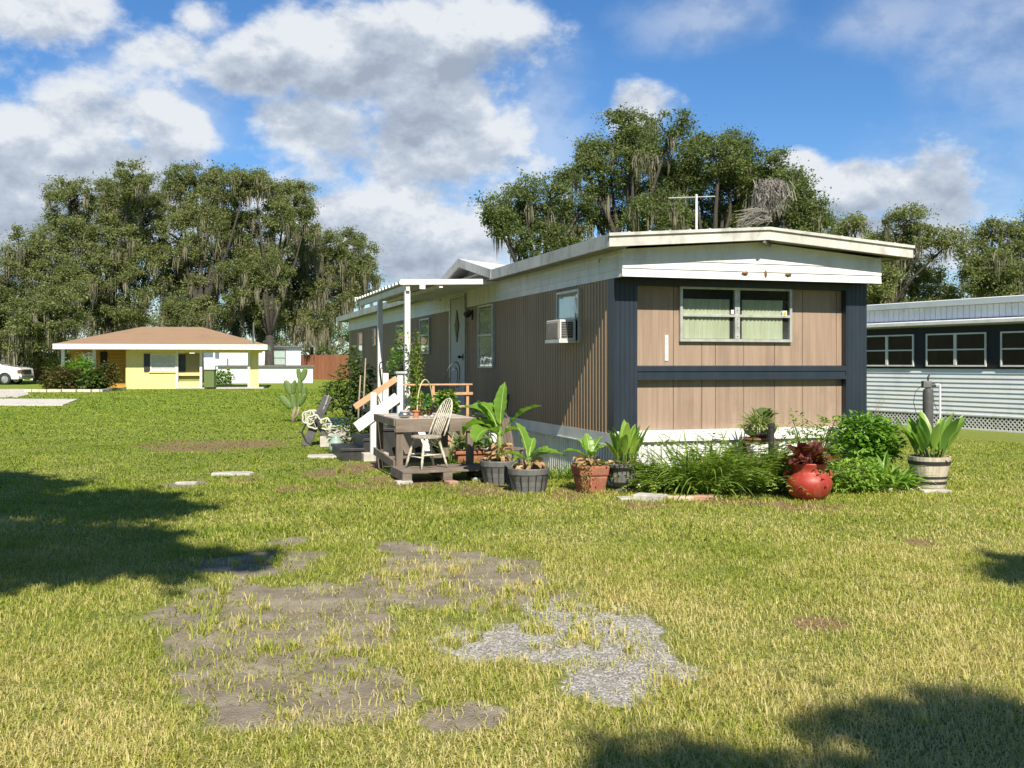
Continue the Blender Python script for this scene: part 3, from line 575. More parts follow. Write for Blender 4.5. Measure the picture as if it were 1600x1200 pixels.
# wooden shell ornaments and the address strip
m_orn = mk('brown_varnished_shell', (.28, .12, .04), (.16, .06, .02), .4, 20, 4)
for (uu, rx, rz) in ((1.60, .042, .020), (1.885, .016, .045), (2.20, .042, .020)):
    mb = MB(); mb.ball((uu, v0 - .02, 2.60), (rx, .02, rz), 10, 8)
    if rx > rz:
        s_ = 1 if uu > 1.8 else -1; mb.prism([(uu - s_ * .01, 2.575), (uu + s_ * .05, 2.595), (uu - s_ * .01, 2.625)], 'y', v0 - .03, v0 - .012)
    mb.build('shell_ornament', m_orn, H, smooth_=True)
mb = MB(); mb.bx(.71, .755, .088, .0995, 1.535, 1.85); pq = mb.build('address_strip', m_white, H)
def text(s, size, mat_, parent, loc, rot, ext=.001):
    cu = bpy.data.curves.new('lettering', 'FONT'); cu.body = s; cu.size = size; cu.extrude = ext; cu.align_x = 'CENTER'
    o = bpy.data.objects.new('tmp', cu); sc.collection.objects.link(o); dg = bpy.context.evaluated_depsgraph_get(); me = bpy.data.meshes.new_from_object(o.evaluated_get(dg))
    bpy.data.objects.remove(o); me.materials.clear(); me.materials.append(mat_); t_ = link(bpy.data.objects.new('lettering', me)); t_.parent = parent; t_.location = loc; t_.rotation_euler = rot; return t_
m_ink = mk('faded_grey_ink', (.30, .30, .31))
text('V', .055, m_ink, pq, (.7325, .0865, 1.785), (R(90), 0, 0)); text('5', .055, m_ink, pq, (.7325, .0865, 1.715), (R(90), 0, 0))
# vents and small pipes under the eave
for vv in (.35, 8.6): MB().tube([(-.02, vv, 2.78), (-.05, vv, 2.78), (-.05, vv, 2.74)], .008, 6).build('eave_hook', m_soffit, H)

# ---------------------------------------------------------------- window air conditioner
ac = thing('window_air_conditioner', 'white window air conditioner sticking out of the side wall of the brown home', 'air conditioner', Lc(-.055, 1.13, 1.77), ROT)
m_acm = mk('off_white_enamel', (.66, .67, .65), (.55, .56, .54), .4, 5, 5, dirt=(.3, .28, .24), dscale=6, damt=.5)
MB().bx(-.22, 0, 0, .52, .025, .30).build('casing', m_acm, ac, bevel=.008)
mb = MB(); mb.bx(-.231, -.221, .03, .49, .05, .28); 
for k in range(19): mb.bx(-.236, -.2315, .04 + k * .024, .05 + k * .024, .055, .275)
mb.build('condenser_grille', m_soffit, ac)
mb = MB()
for u0_ in (-.20, -.115):
    mb.bx(u0_, u0_ + .075, -.006, -.001, .06, .27)
mb.build('side_recess', m_black, ac)
mb = MB()
for u0_ in (-.20, -.115):
    for k in range(9): mb.bx(u0_ + .004, u0_ + .071, -.010, -.0065, .068 + k * .022, .073 + k * .022)
mb.build('louvre', m_frame, ac)
mb = MB(); mb.bx(-.225, 0, -.01, .53, 0, .024); mb.bx(-.235, -.215, -.012, .532, .0, .045); mb.build('base_pan', m_acm, ac)
MB().bx(-.03, .045, -.05, .72, .302, .335).build('mounting_rail', m_frame, ac)
# ---------------------------------------------------------------- aerial
an = thing('tv_antenna', 'thin white mast with a many armed television aerial standing on the brown home roof', 'antenna', Lc(2.68, 3.0, 3.05), ROT)
MB().tube([(0, 0, 0), (0, 0, 1.08)], .018, 8).build('mast', m_white, an)
mb = MB(); mb.tube([(-.42, .12, 1.02), (.28, -.08, 1.05)], .008, 5)
for k in range(9): x = -.40 + k * .08; mb.tube([(x - .08, -.22 + .015 * k, 1.03), (x + .08, .25 - .015 * k, 1.035)], .0035, 4)
mb.build('boom', m_frame, an)
# ---------------------------------------------------------------- porch awning
PA = thing('porch_awning', 'flat white metal awning on two tall posts over the porch door', 'awning', Lc(0, 4.75, 0), ROT)
AL = 4.55; AW = 1.62
mb = MB()
for k in range(15):                                # fluted pans running out from the wall
    a = k * AL / 15; b_ = AL / 15
    mb.add([(0, a, 2.83), (0, a + b_ * .5, 2.83), (-AW, a + b_ * .5, 2.78), (-AW, a, 2.78)], [(0, 1, 2, 3)])
    mb.add([(0, a + b_ * .5, 2.83), (0, a + b_ * .55, 2.87), (-AW, a + b_ * .55, 2.82), (-AW, a + b_ * .5, 2.78)], [(0, 1, 2, 3)])
    mb.add([(0, a + b_ * .55, 2.87), (0, a + b_ * .95, 2.87), (-AW, a + b_ * .95, 2.82), (-AW, a + b_ * .55, 2.82)], [(0, 1, 2, 3)])
    mb.add([(0, a + b_ * .95, 2.87), (0, a + b_, 2.83), (-AW, a + b_, 2.78), (-AW, a + b_ * .95, 2.82)], [(0, 1, 2, 3)])
mb.build('roof_pan', m_white, PA)
mb = MB(); mb.prism([(0, 2.80), (0, 2.885), (-AW - .02, 2.835), (-AW - .02, 2.75)], 'y', -.03, -.002); mb.build('edge_trim', m_white, PA)
mb = MB(); mb.prism([(0, 2.80), (0, 2.885), (-AW - .02, 2.835), (-AW - .02, 2.75)], 'y', AL + .002, AL + .03); mb.build('edge_trim', m_white, PA)
mb = MB(); mb.bx(-AW + .08, -AW + .14, .0, AL, 2.66, 2.76); mb.bx(-1.0, -.94, .0, AL, 2.72, 2.775); mb.build('beam', m_post, PA)
for vv in (.05, 2.45): 
    mb = MB(); mb.bx(-AW + .07, -AW + .16, vv, vv + .09, .66, 2.66); mb.build('post', m_post, PA, bevel=.006)
MB().bx(-1.33, -1.235, -.036, -.031, 2.69, 2.78).build('tag_plate', m_white, PA)
# ================================================================ porch deck, steps and rails
DK = thing('porch_deck', 'low black edged porch deck with white stair rail and raw pine railing', 'porch', Lc(0, 4.5, 0), ROT)
mb = MB()
for k in range(30): mb.bx(-1.72, -.06, .0 + k * .155, .148 + k * .155, .60, .645)
mb.build('deck_boards', m_black, DK)
mb = MB(); mb.bx(-1.72, -.06, -.03, -.004, .52, .64); mb.build('edge_board', m_black, DK)
mb = MB()
for k in range(8): mb.bx(-1.02 + k * .115, -1.02 + k * .115 + .10, -.028, -.006, .02, .515)
mb.build('white_skirt_panel', m_white, DK)
mb = MB()
for k in range(3): mb.bx(-1.70 + k * .22, -1.50 + k * .22, -.026, -.008, .03, .515)
mb.build('black_skirt_panel', m_dark, DK)
for x, y in ((-1.66, .05), (-1.66, 4.5), (-.12, 4.5)): MB().bx(x - .05, x + .05, y, y + .1, 0, .6).build('support_post', m_oldwoodv, DK)
def newel(x, y, z0, z1, cap): 
    mb = MB(); mb.bx(x - .046, x + .046, y - .046, y + .046, z0, z1); o = mb.build('newel_post', m_post, DK, bevel=.005)
    if cap: MB().bx(x - .075, x + .075, y - .075, y + .075, z1, z1 + .035).build('post_cap', m_frame, o, bevel=.005)
newel(-1.71, -.08, .60, 1.34, True); newel(-2.13, -.10, .13, 1.05, False)
MB().bar((-1.76, -.10, 1.27), (-2.42, -.10, .83), .05, .09).build('handrail', m_rawwood, DK, bevel=.004)
MB().bar((-1.76, -.16, .98), (-2.40, -.16, .52), .04, .16).build('stair_rail_board', m_post, DK, bevel=.004)
newel(-1.71, 1.12, .60, 1.34, False)
for k, (x0, x1, z) in enumerate(((-2.62, -2.24, .19), (-2.28, -1.98, .34), (-2.0, -1.73, .49))):
    mb = MB(); mb.bx(x0, x1, .0, 1.1, z - .045, z); mb.bx(x0 + .02, x1 - .01, .02, 1.08, 0, z - .046); mb.build('step', m_black, DK, bevel=.006)
# raw pine rail
mb = MB(); mb.bx(-1.75, -.52, -.03, .06, 1.155, 1.18); rl = mb.build('pine_rail', m_rawwood, DK, bevel=.003)
mb = MB(); mb.bx(-1.18, -.52, -.05, -.025, 1.00, 1.045); mb.build('pine_rail', m_rawwood, DK, bevel=.003)
MB().bx(-.78, -.50, .062, .09, .79, .83).build('pine_rail', m_rawwood, DK, bevel=.003)
for x, y, z1 in ((-1.16, -.02, 1.153), (-.60, -.02, 1.153), (-1.36, .08, 1.12), (-.80, .09, 1.15)):
    MB().bx(x - .022, x + .022, y - .004, y + .035, .64, z1).build('pine_post', m_rawwood, DK, bevel=.002)

# weathered stand beside the pallet
WS = thing('weathered_wooden_stand', 'low weathered grey timber stand holding small pots in front of the porch deck', 'stand', Lc(-2.26, 1.90, 0), ROT)
for x, y in ((.04, .04), (1.0, .04), (.04, 1.45), (1.0, 1.45)): MB().bx(x - .045, x + .045, y - .045, y + .045, -.02, .755).build('post', m_oldwoodv, WS, bevel=.006)
MB().bx(-.02, 1.07, -.035, -.006, .60, .775).build('top_rail', m_oldwood, WS, bevel=.006)
MB().bx(-.04, -.008, .0, 1.5, .68, .775).build('side_rail', m_oldwood, WS, bevel=.004)
MB().bx(1.047, 1.075, .0, 1.5, .66, .775).build('side_rail', m_oldwood, WS, bevel=.004)
MB().bar((-.03, .0, .18), (-.03, 1.5, .24), .03, .11).build('lower_rail', m_oldwood, WS, bevel=.004)
MB().bx(.0, 1.05, 1.42, 1.45, .06, .16).build('lower_rail', m_oldwood, WS, bevel=.004)
mb = MB()
for k in range(10):
    if k == 5: continue
    y0 = .0 + k * .148; mb.bx(-.0, 1.04, y0, y0 + .136, .757, .778)
mb.build('top_boards', mk('sun_bleached_boards', (.50, .46, .40), (.32, .28, .24), .85, 8, 7, (.3, 1, 1), bump=.4), WS, bevel=.003)
# pallet
PL = thing('wooden_pallet', 'low grey wooden pallet lying on bricks under the old white chair', 'pallet', Lc(-2.32, 1.22, .035), ROT)
mb = MB()
for k in range(6): mb.bx(0, 1.22, k * .135, k * .135 + .12, .10, .122)
mb.build('top_boards', m_oldwood, PL, bevel=.003)
for x in (.0, .52, 1.10):
    MB().bx(x, x + .12, 0.005, .79, .0, .098).build('runner', m_oldwood, PL, bevel=.005)
m_brick = mk('pinkish_brick', (.42, .24, .17), (.30, .17, .12), .9, 12, 6, bump=.5, dirt=(.4, .36, .3), dscale=9, damt=.6)
for i, (px, py, ww, mt, lb) in enumerate(((632, 757, .2, m_concrete, 'flat grey paving brick under the left end of the pallet'), (707, 757, .13, m_brick, 'broken pink brick under the middle of the pallet'), (749, 752, .09, m_concrete, 'small grey stone under the right end of the pallet'))):
    x, y, _ = gp(px, py); mb = MB(); mb.bx(-ww / 2, ww / 2, -.05, .12, 0, .045); props(mb.build('brick', mt, None, (x, y, 0), bevel=.012, rotz=ROT + .2 * i), lb, 'brick', 'bricks propping the pallet')
# ---------------------------------------------------------------- old windsor chair
CH = thing('windsor_chair', 'old hoop back spindle chair with flaking white paint standing on the pallet', 'chair', Lc(-1.93, 1.60, .158), ROT + R(200)); CH.scale = (.9,) * 3
# local: faces +x, back at -x
mb = MB(); mb.prism([(.21 * math.cos(t) * (1.06 if math.cos(t) > 0 else 1), .225 * math.sin(t)) for t in [i * math.pi / 12 for i in range(24)]], 'z', .425, .462); mb.build('seat', mk('worn_bare_seat', (.22, .19, .15), (.40, .37, .30), .8, 20, 6, bump=.3), CH, bevel=.01)
LG = [((.12, .13), (.22, .21)), ((.12, -.13), (.22, -.21)), ((-.12, .12), (-.24, .18)), ((-.12, -.12), (-.24, -.18))]
for (a, b_), (c_, d_) in LG:
    P0 = Vector((a, b_, .43)); P1 = Vector((c_, d_, 0)); ts = [0, .12, .2, .3, .45, .6, .68, .76, 1]; rr = [.013, .017, .021, .016, .021, .022, .016, .020, .012]
    MB().tube([P0.lerp(P1, t_) for t_ in ts], rr, 10).build('leg', m_chair, CH, smooth_=True)
def lp(i, t_): (a, b_), (c_, d_) = LG[i]; return Vector((a, b_, .43)).lerp(Vector((c_, d_, 0)), t_)
for i, j, t_ in ((0, 2, .55), (1, 3, .55)): MB().tube([lp(i, t_), (lp(i, t_) + lp(j, t_)) / 2, lp(j, t_)], [.009, .014, .009], 8).build('stretcher', m_chair, CH, smooth_=True)
MB().tube([(lp(0, .55) + lp(2, .55)) / 2, (lp(1, .55) + lp(3, .55)) / 2], .011, 8).build('stretcher', m_chair, CH, smooth_=True)
MB().tube([lp(0, .62), lp(1, .62)], .010, 8).build('stretcher', m_chair, CH, smooth_=True)
def hoop(t_, r=1.): a = math.pi * t_; y = -.195 * math.cos(a) * (1 + .12 * math.sin(a)); z = .46 + .52 * math.sin(a) ** .8; return Vector((-.17 - (z - .46) * .42, y, z))
MB().tube([hoop(i / 22) for i in range(23)], .013, 8).build('hoop_back', m_chair, CH, smooth_=True)
for y in (-.12, -.072, -.024, .024, .072, .12):
    best = min((hoop(i / 100) for i in range(30, 71)), key=lambda q: abs(q.y - y * 1.15))
    b0 = Vector((-.165, y * .85, .455)); MB().tube([b0, b0.lerp(best, .35), b0.lerp(best, .5), best], [.007, .010, .009, .006], 6).build('spindle', m_chair, CH, smooth_=True)

# ---------------------------------------------------------------- small things on the stand and deck
def on(name, label, cat, u, v, z, group=None): return thing(name, label, cat, Lc(u, v, z), ROT + rnd.random(), group)
o = on('metal_bowl', 'small round silver metal bowl on the left end of the weathered stand', 'bowl', -2.13, 2.02, .778)
MB().lathe([(.03, 0), (.075, .02), (.085, .05), (.06, .085), (.055, .085), (.0, .07)], 20).build('bowl', mk('dull_steel', (.5, .48, .45), None, .3, metal=.9), o, smooth_=True)
MB().lathe([(.058, .083), (.05, .10), (.0, .108)], 20, cap=False).build('bowl_rim', mk('tan_glaze', (.5, .36, .26)), o, smooth_=True)
def pot(name_m, mat_, o, r0, r1, h, rim=.015, n=24, soil=True, ribs_=0):
    prof = [(r0, 0), (r0 * 1.02, .01), (r1 - .01, h * .82), (r1 - .01, h * .83), (r1 + rim * .6, h * .84), (r1 + rim, h * .97), (r1 + rim * .8, h), (r1 - .012, h), (r1 - .02, h * .86)]
    b_ = MB().lathe(prof, n).build(name_m, mat_, o, smooth_=40)
    if soil: MB().lathe([(.0, h * .86 + .012), (r1 * .6, h * .87), (r1 - .014, h * .855)], n, cap=False).build('soil', m_soil, o, smooth_=True)
    return b_
o = on('terracotta_pot', 'tiny bare terracotta pot next to the silver bowl on the weathered stand', 'plant pot', -1.97, 2.05, .778)
pot('pot', mk('clean_terracotta', (.50, .19, .09), (.42, .15, .07), .8, 20, 4), o, .035, .05, .10, .006)
for i, (u, v) in enumerate(((-1.83, 2.1), (-1.75, 2.05), (-1.68, 2.12), (-1.60, 2.06))):
    props(MB().ball((0, 0, .02), (.032, .025, .022), 8, 5).build('pebble', m_concrete, None, Lc(u, v, .776), smooth_=True, rotz=i), 'pale round stone lying in a row on the front edge of the weathered stand', 'stone', 'stones on the stand')
def leafball(mb, c, r, k, ln, wd, rr=rnd, up=.35):
    for i in range(k):
        d = Vector((rr.gauss(0, 1), rr.gauss(0, 1), rr.gauss(0, 1))).normalized(); q = rr.random() ** .4
        p = Vector(c) + Vector((d.x * r[0], d.y * r[1], d.z * r[2])) * q
        mb.leaf(p, math.atan2(d.y, d.x) + rr.gauss(0, .7), rr.uniform(-.3, .9) * up + d.z * .5, ln * rr.uniform(.6, 1.25), wd * rr.uniform(.7, 1.2), rr.uniform(.2, 1.1), 3, .15, .4, twist=rr.uniform(-.8, .8))
o = on('hanging_basket', 'round basket with a tall pale hoop handle and trailing green leaves on the stand', 'basket', -1.72, 2.6, .778)
pot('basket', mk('coir_basket', (.16, .11, .06), (.08, .055, .03), .9, 30, 5, bump=.8), o, .09, .14, .11, .01)
MB().tube([(-.17 * math.cos(t_), 0, .08 + .42 * math.sin(t_)) for t_ in [i * math.pi / 14 for i in range(15)]], .009, 6).build('hoop_handle', mk('pale_cane', (.52, .50, .26), (.44, .40, .20)), o)
mb = MB(); leafball(mb, (0, 0, .17), (.20, .16, .12), 190, .07, .03); mb.build('foliage', m_bush, o)
mb = MB(); mb.tube([(.055 * math.cos(t_), -.17, .12 + .055 * math.sin(t_)) for t_ in [i * math.pi / 6 for i in range(12)]], .014, 6, True); mb.build('wreath_ring', m_dark, o)
o = on('potted_basil', 'dense dark green leafy plant in a black pot against the pine railing', 'potted plant', -1.0, 4.25, .62)
pot('pot', m_black, o, .08, .11, .14)
mb = MB()
for (c_, r_) in (((0, 0, .26), (.18, .16, .14)), ((.10, -.02, .12), (.14, .12, .16)), ((-.04, 0, .38), (.12, .12, .08)), ((.14, -.08, -.02), (.08, .08, .10))): leafball(mb, c_, r_, 150, .085, .06)
mb.build('foliage', m_bush, o)
o = on('potted_herb', 'small leafy green plant at the right end of the black deck edge', 'potted plant', -.42, 4.2, .46)
pot('pot', m_black, o, .07, .10, .14)
mb = MB(); leafball(mb, (0, 0, .22), (.22, .16, .12), 120, .10, .05); mb.build('foliage', m_darkshrub, o)
# vine on the post
o = on('climbing_vine', 'loose yellow green climbing vine growing up beside the front porch post', 'vine', -1.42, 4.55, .66)
mb = MB(); st_ = MB()
for k in range(9):
    x = rnd.uniform(-.16, .22); y = rnd.uniform(-.08, .1); pts = []
    h_ = rnd.uniform(.6, 1.25) if k > 2 else 1.35
    for i in range(9): t_ = i / 8; pts.append((x * (1 - t_ * .5) + .05 * math.sin(t_ * 9 + k) + .02, y, h_ * t_))
    st_.tube(pts, .004, 4)
    for i in range(70):
        t_ = rnd.random() ** .75; q = pts[min(8, int(t_ * 8.99))]; a = rnd.random() * 6.28
        mb.leaf((q[0] + rnd.gauss(0, .035), q[1] + rnd.gauss(0, .03), h_ * t_ + rnd.gauss(0, .03)), a, rnd.uniform(-.5, .8), rnd.uniform(.04, .075), .036, .6, 3, .1)
st_.build('stem', m_stem, o); mb.build('foliage', leafm('vine_leaf', [(.14, .22, .03), (.22, .30, .05), (.34, .38, .10)], .4), o)
# bistro chairs and table on the deck
m_wire = mk('black_wrought_iron', (.012, .012, .013), None, .5)
def bistro(o):
    MB().lathe([(.0, .44), (.19, .445), (.19, .455), (.0, .46)], 20, cap=False).build('seat', m_wire, o)
    for a in (.8, 2.35, 3.95, 5.5):
        c_ = math.cos(a); s_ = math.sin(a); MB().tube([(c_ * .16, s_ * .16, .44), (c_ * .17, s_ * .17, .3), (c_ * .20, s_ * .20, .1), (c_ * .24, s_ * .24, 0)], .009, 6).build('leg', m_wire, o)
    MB().tube([(-.17 - .1 * math.sin(math.pi * i / 16), -.2 * math.cos(math.pi * i / 16), .44 + .44 * math.sin(math.pi * i / 16) ** .7) for i in range(17)], .010, 6).build('hoop_back', m_wire, o)
    MB().tube([(-.20 - .07 * math.sin(math.pi * i / 16), -.11 * math.cos(math.pi * i / 16), .44 + .34 * math.sin(math.pi * i / 16) ** .7) for i in range(17)], .008, 6).build('inner_hoop', m_wire, o)
bc = thing('bistro_chair', 'black wrought iron chair on the deck behind the pine railing', 'chair', Lc(-.75, 5.5, .645), ROT + 2.2, 'bistro chairs on the porch'); bistro(bc)
copy_thing(bc, 'black wrought iron chair on the deck between the two white porch posts', Lc(-1.35, 6.6, .645), ROT + .3)
o = thing('bistro_table', 'small round black iron table on the deck by the rear porch post', 'table', Lc(-1.2, 7.6, .645), ROT)
MB().lathe([(0, .62), (.26, .625), (.26, .645), (0, .65)], 20, cap=False).build('tabletop', m_wire, o)
for a in (0, 2.1, 4.2): MB().tube([(math.cos(a) * .2, math.sin(a) * .2, .62), (math.cos(a) * .05, math.sin(a) * .05, .3), (math.cos(a) * .22, math.sin(a) * .22, 0)], .01, 6).build('leg', m_wire, o)
# things under / beside the deck
o = on('garden_tool', 'thin dark garden tool handle leaning on the ribbed side wall behind the banana plants', 'garden tool', -.12, 4.1, 0)
o.rotation_euler = (0, 0, ROT); MB().tube([(0, 0, .05), (.08, 0, 1.02)], .014, 6).build('handle', m_bark, o); MB().bx(-.02, .0, -.08, .08, .0, .06).build('tool_head', m_black, o)
# terracotta trough with leafy plants
o = thing('terracotta_trough', 'long terracotta trough of white edged leafy plants between the stand and the banana', 'planter', Lc(-.72, 3.5, .0), ROT)
mb = MB(); mb.bx(-.32, .32, -.1, .1, 0, .15); mb.bx(-.36, .36, -.13, .13, .15, .20); mb.build('trough', m_terra, o, bevel=.01)
mb = MB()
for i in range(150): mb.leaf((rnd.uniform(-.33, .3), rnd.uniform(-.1, .1), .2 + rnd.random() * .1), rnd.random() * 6.28, rnd.uniform(.3, 1.4), rnd.uniform(.12, .26), .05, 1.2, 5, .15, twist=rnd.uniform(-.5, .5))
mb.build('foliage', leafm('peace_lily_leaf', [(.06, .13, .03), (.10, .19, .04), (.42, .44, .36)], .3, .35, .5), o)
o = thing('coir_planter', 'rough tan coir planter tilted on the ground beyond the terracotta trough', 'planter', Lc(-.62, 4.05, .30), ROT)
mb = MB(); mb.lathe([(.05, 0), (.16, .04), (.20, .13), (.15, .22), (.04, .26), (.0, .265)], 16); mb.build('coir', mk('tan_coir', (.50, .33, .18), (.30, .18, .09), .95, 40, 6, bump=1.), o, smooth_=True); 
MB().lathe([(.12, -.30), (.10, -.02), (.15, 0), (0, .01)], 14).build('stand', m_oldwoodv, o)
o.rotation_euler = (0, R(-18), ROT)
# sword leaves and leaning boards in the gap by the white skirt
o = thing('leaning_board_pile', 'pile of dark and pale boards leaning under the deck behind the old chair', 'boards', Lc(-1.25, 4.25, 0), ROT)
for i, (x0, x1, mt) in enumerate(((-.55, -.35, m_oldwoodv), (.08, .5, m_brick), (.25, .62, m_oldwoodv), (-.2, -.05, m_white))):
    MB().bar((x0, -.05 - .02 * i, .5), (x1, -.22 - .02 * i, .02), .1, .02, (0, -1, .2)).build('board', mt, o)
o = thing('strap_leaf_plant', 'strap leaved plant with pale striped leaves growing behind the weathered stand', 'plant', Lc(-1.0, 3.95, 0), ROT)
mb = MB()
for i in range(46): mb.leaf((rnd.gauss(0, .1), rnd.gauss(0, .06), 0), rnd.random() * 6.28, rnd.uniform(.9, 1.5), rnd.uniform(.35, .6), .028, rnd.uniform(.4, 1.5), 6, .2, .3)
mb.build('foliage', m_stripe, o)

# ---------------------------------------------------------------- banana plants in barrel pots
def barrelpot(o, mt, r0=.19, r1=.235, h=.29, n=28):
    mb = MB(); mb.lathe([(r0, 0), (r0 + .012, .08), (r0 + .014, .081), (r0 + .02, .135), (r0 + .014, .136), (r1 - .004, .22), (r1 + .004, .221), (r1 + .01, h - .01), (r1 + .006, h), (r1 - .018, h), (r1 - .03, h - .04)], n); b_ = mb.build('barrel_pot', mt, o, smooth_=25)
    mb = MB()
    for k in range(16):
        a = k * math.pi / 8; mb.bar(((r0 + .004) * math.cos(a), (r0 + .004) * math.sin(a), .01), ((r1 + .001) * math.cos(a), (r1 + .001) * math.sin(a), .215), .008, .012, (math.cos(a), math.sin(a), 0))
    mb.build('stave_line', m_black, b_); MB().lathe([(0, h - .03), (r1 - .026, h - .04)], n, cap=False).build('soil', m_soil, o)
m_rib = mk('pale_midrib', (.34, .42, .14), (.26, .34, .10), .5)
def banana(o, z0, specs, stem_h, seed, stem_r=.05, dead=26, deadz=.12):
    rr = random.Random(seed); mb = MB(); mb.tube([(0, 0, z0), (.01, 0, z0 + stem_h * .5), (.0, .01, z0 + stem_h)], [stem_r, stem_r * .8, stem_r * .5], 10); mb.build('pseudostem', m_stem, o, smooth_=True)
    for a, e0, ln, wd, dr, pt in specs: MB().leaf((.01 * math.cos(a), .01 * math.sin(a), z0 + stem_h * .85), a, e0, ln, wd, dr, 26, .16, .5, pt, twist=rr.uniform(-.25, .25), wave=.035, pr=.014, rib=.009).build('leaf', [m_banana, m_rib], o, smooth_=True)
    mb = MB()
    for i in range(dead):
        a = rr.random() * 6.28; mb.leaf((.045 * math.cos(a), .045 * math.sin(a), z0 + deadz * rr.uniform(.3, 1.5)), a, rr.uniform(-.2, .9), rr.uniform(.1, .22), .06, rr.uniform(1.2, 2.4), 5, .3, .5, twist=rr.uniform(-1.5, 1.5), wave=.12)
    mb.build('dry_leaf', m_deadleaf, o)
o = thing('banana_plant', 'larger banana plant with broad paddle leaves in the rear dark barrel pot', 'potted plant', (-.16, 12.85, 0), 0., 'banana plants in barrel pots')
barrelpot(o, m_greypot)
PI = math.pi   # azimuths: 0 = picture right, PI = left, -PI/2 towards the camera
banana(o, .26, [(PI - .3, 1.15, .62, .30, 1.5, .05), (PI * .93, .8, .52, .34, 2.2, .05), (-2.3, .55, .46, .34, 1.9, .04), (2.6, 1.3, .5, .30, 1.0, .05), (.9, 1.50, .56, .20, .25, .12), (-.12, .85, .50, .22, .75, .16), (-.5, .5, .34, .22, 1.6, .08), (2.2, 1.1, .5, .28, .9, .05)], .40, 3, .05, 34, .12)
o = thing('banana_plant', 'smaller yellow green banana plant in the front grey barrel pot', 'potted plant', (.19, 11.92, 0), 0., 'banana plants in barrel pots')
barrelpot(o, m_greypot)
banana(o, .26, [(PI * .82, 1.42, .46, .20, .6, .03), (PI - .1, .5, .30, .18, 1.1, .05), (.12, .45, .40, .19, 1.0, .05), (-.4, .9, .28, .16, 1.4, .04), (1.2, 1.2, .28, .12, .8, .04), (-2.4, .4, .22, .1, 1.2, .03)], .14, 5, .035, 22, .05)
o = thing('slatted_garden_seat', 'small grey slatted wooden seat back behind the banana pots', 'bench', Lc(-.52, 2.6, 0), ROT + .5)
mb = MB()
for k in range(5): mb.bar((-.16 + k * .065, 0, .30), (-.12 + k * .055, .10, .72), .045, .015, (0, 1, 0))
mb.build('slats', m_oldwoodv, o); MB().tube([(-.18, .11, .70), (-.08, .13, .78), (.06, .13, .78), (.14, .11, .70)], .02, 8).build('top_rail', m_greypot, o)
MB().bx(-.17, .15, -.18, .02, .28, .305).build('seat', m_oldwood, o)
for x, y in ((-.15, -.16), (.12, -.16), (-.15, 0), (.12, 0)): MB().bx(x, x + .03, y, y + .03, 0, .28).build('leg', m_oldwoodv, o)
# ---------------------------------------------------------------- pots by the front corner
x, y, _ = gp(924, 772)
o = thing('terracotta_planter', 'square sided terracotta pot with creeping succulents at the front left corner', 'potted plant', (x, y + .18, 0), .25)
mb = MB(); q = .15; t_ = .205
def sq(mb, r0, r1, z0, z1): 
    a = [(-r0, -r0, z0), (r0, -r0, z0), (r0, r0, z0), (-r0, r0, z0), (-r1, -r1, z1), (r1, -r1, z1), (r1, r1, z1), (-r1, r1, z1)]
    return mb.add(a, [(0, 3, 2, 1), (4, 5, 6, 7), (0, 1, 5, 4), (1, 2, 6, 5), (2, 3, 7, 6), (3, 0, 4, 7)])
sq(mb, .135, .165, 0, .20); sq(mb, .172, .185, .20, .32); mb.build('pot', m_terra, o, bevel=.02)
MB().bx(-.16, .16, -.16, .16, .31, .328).build('soil', m_soil, o)
mb = MB()
for i in range(420):
    x = rnd.uniform(-.2, .2); s_ = rnd.random(); z = .33 + rnd.random() * .03; y = rnd.uniform(-.19, .0)
    if s_ < .45: x = -.12 + rnd.gauss(0, .05); y = -.20; z = rnd.uniform(.0, .34)
    mb.leaf((x, y, z), rnd.random() * 6.28, rnd.uniform(-.3, 1), .025, .018, .5, 2, .1)
mb.build('creeper', leafm('succulent_leaf', [(.16, .22, .05), (.26, .32, .08), (.20, .12, .06)], .2), o)
banana(o, .32, [(PI - .15, .62, .30, .14, 1.1, .05), (PI * .7, 1.2, .26, .13, .8, .04), (.4, 1.2, .28, .15, .7, .04), (-.2, 1.0, .22, .13, 1.0, .04), (-1.8, .9, .2, .1, 1.2, .03), (1.6, 1.35, .3, .13, .6, .03)], .08, 9, .03, 14, .05)
x, y, _ = gp(977, 770)
o = thing('urn_planter', 'grey fluted urn pot full of upright lime green leaves at the front corner', 'potted plant', (x, y + .15, 0))
mb = MB(); n = 40
prof = [(.10, 0), (.13, .02), (.10, .05), (.13, .075), (.175, .12), (.185, .20), (.185, .26), (.19, .275), (.235, .295), (.24, .325), (.215, .335), (.19, .32), (.18, .28)]
for i, (r, z) in enumerate(prof):
    for k in range(n): rr_ = r * (1 + (.025 if 3 <= i <= 6 and k % 2 else 0)); mb.v.append((rr_ * math.cos(2 * PI * k / n), rr_ * math.sin(2 * PI * k / n), z))
for i in range(len(prof) - 1):
    for k in range(n): mb.f.append((i * n + k, i * n + (k + 1) % n, (i + 1) * n + (k + 1) % n, (i + 1) * n + k)); mb.m.append(0)
mb.build('urn', m_greypot, o); MB().lathe([(0, .31), (.185, .30)], 20, cap=False).build('soil', m_soil, o)
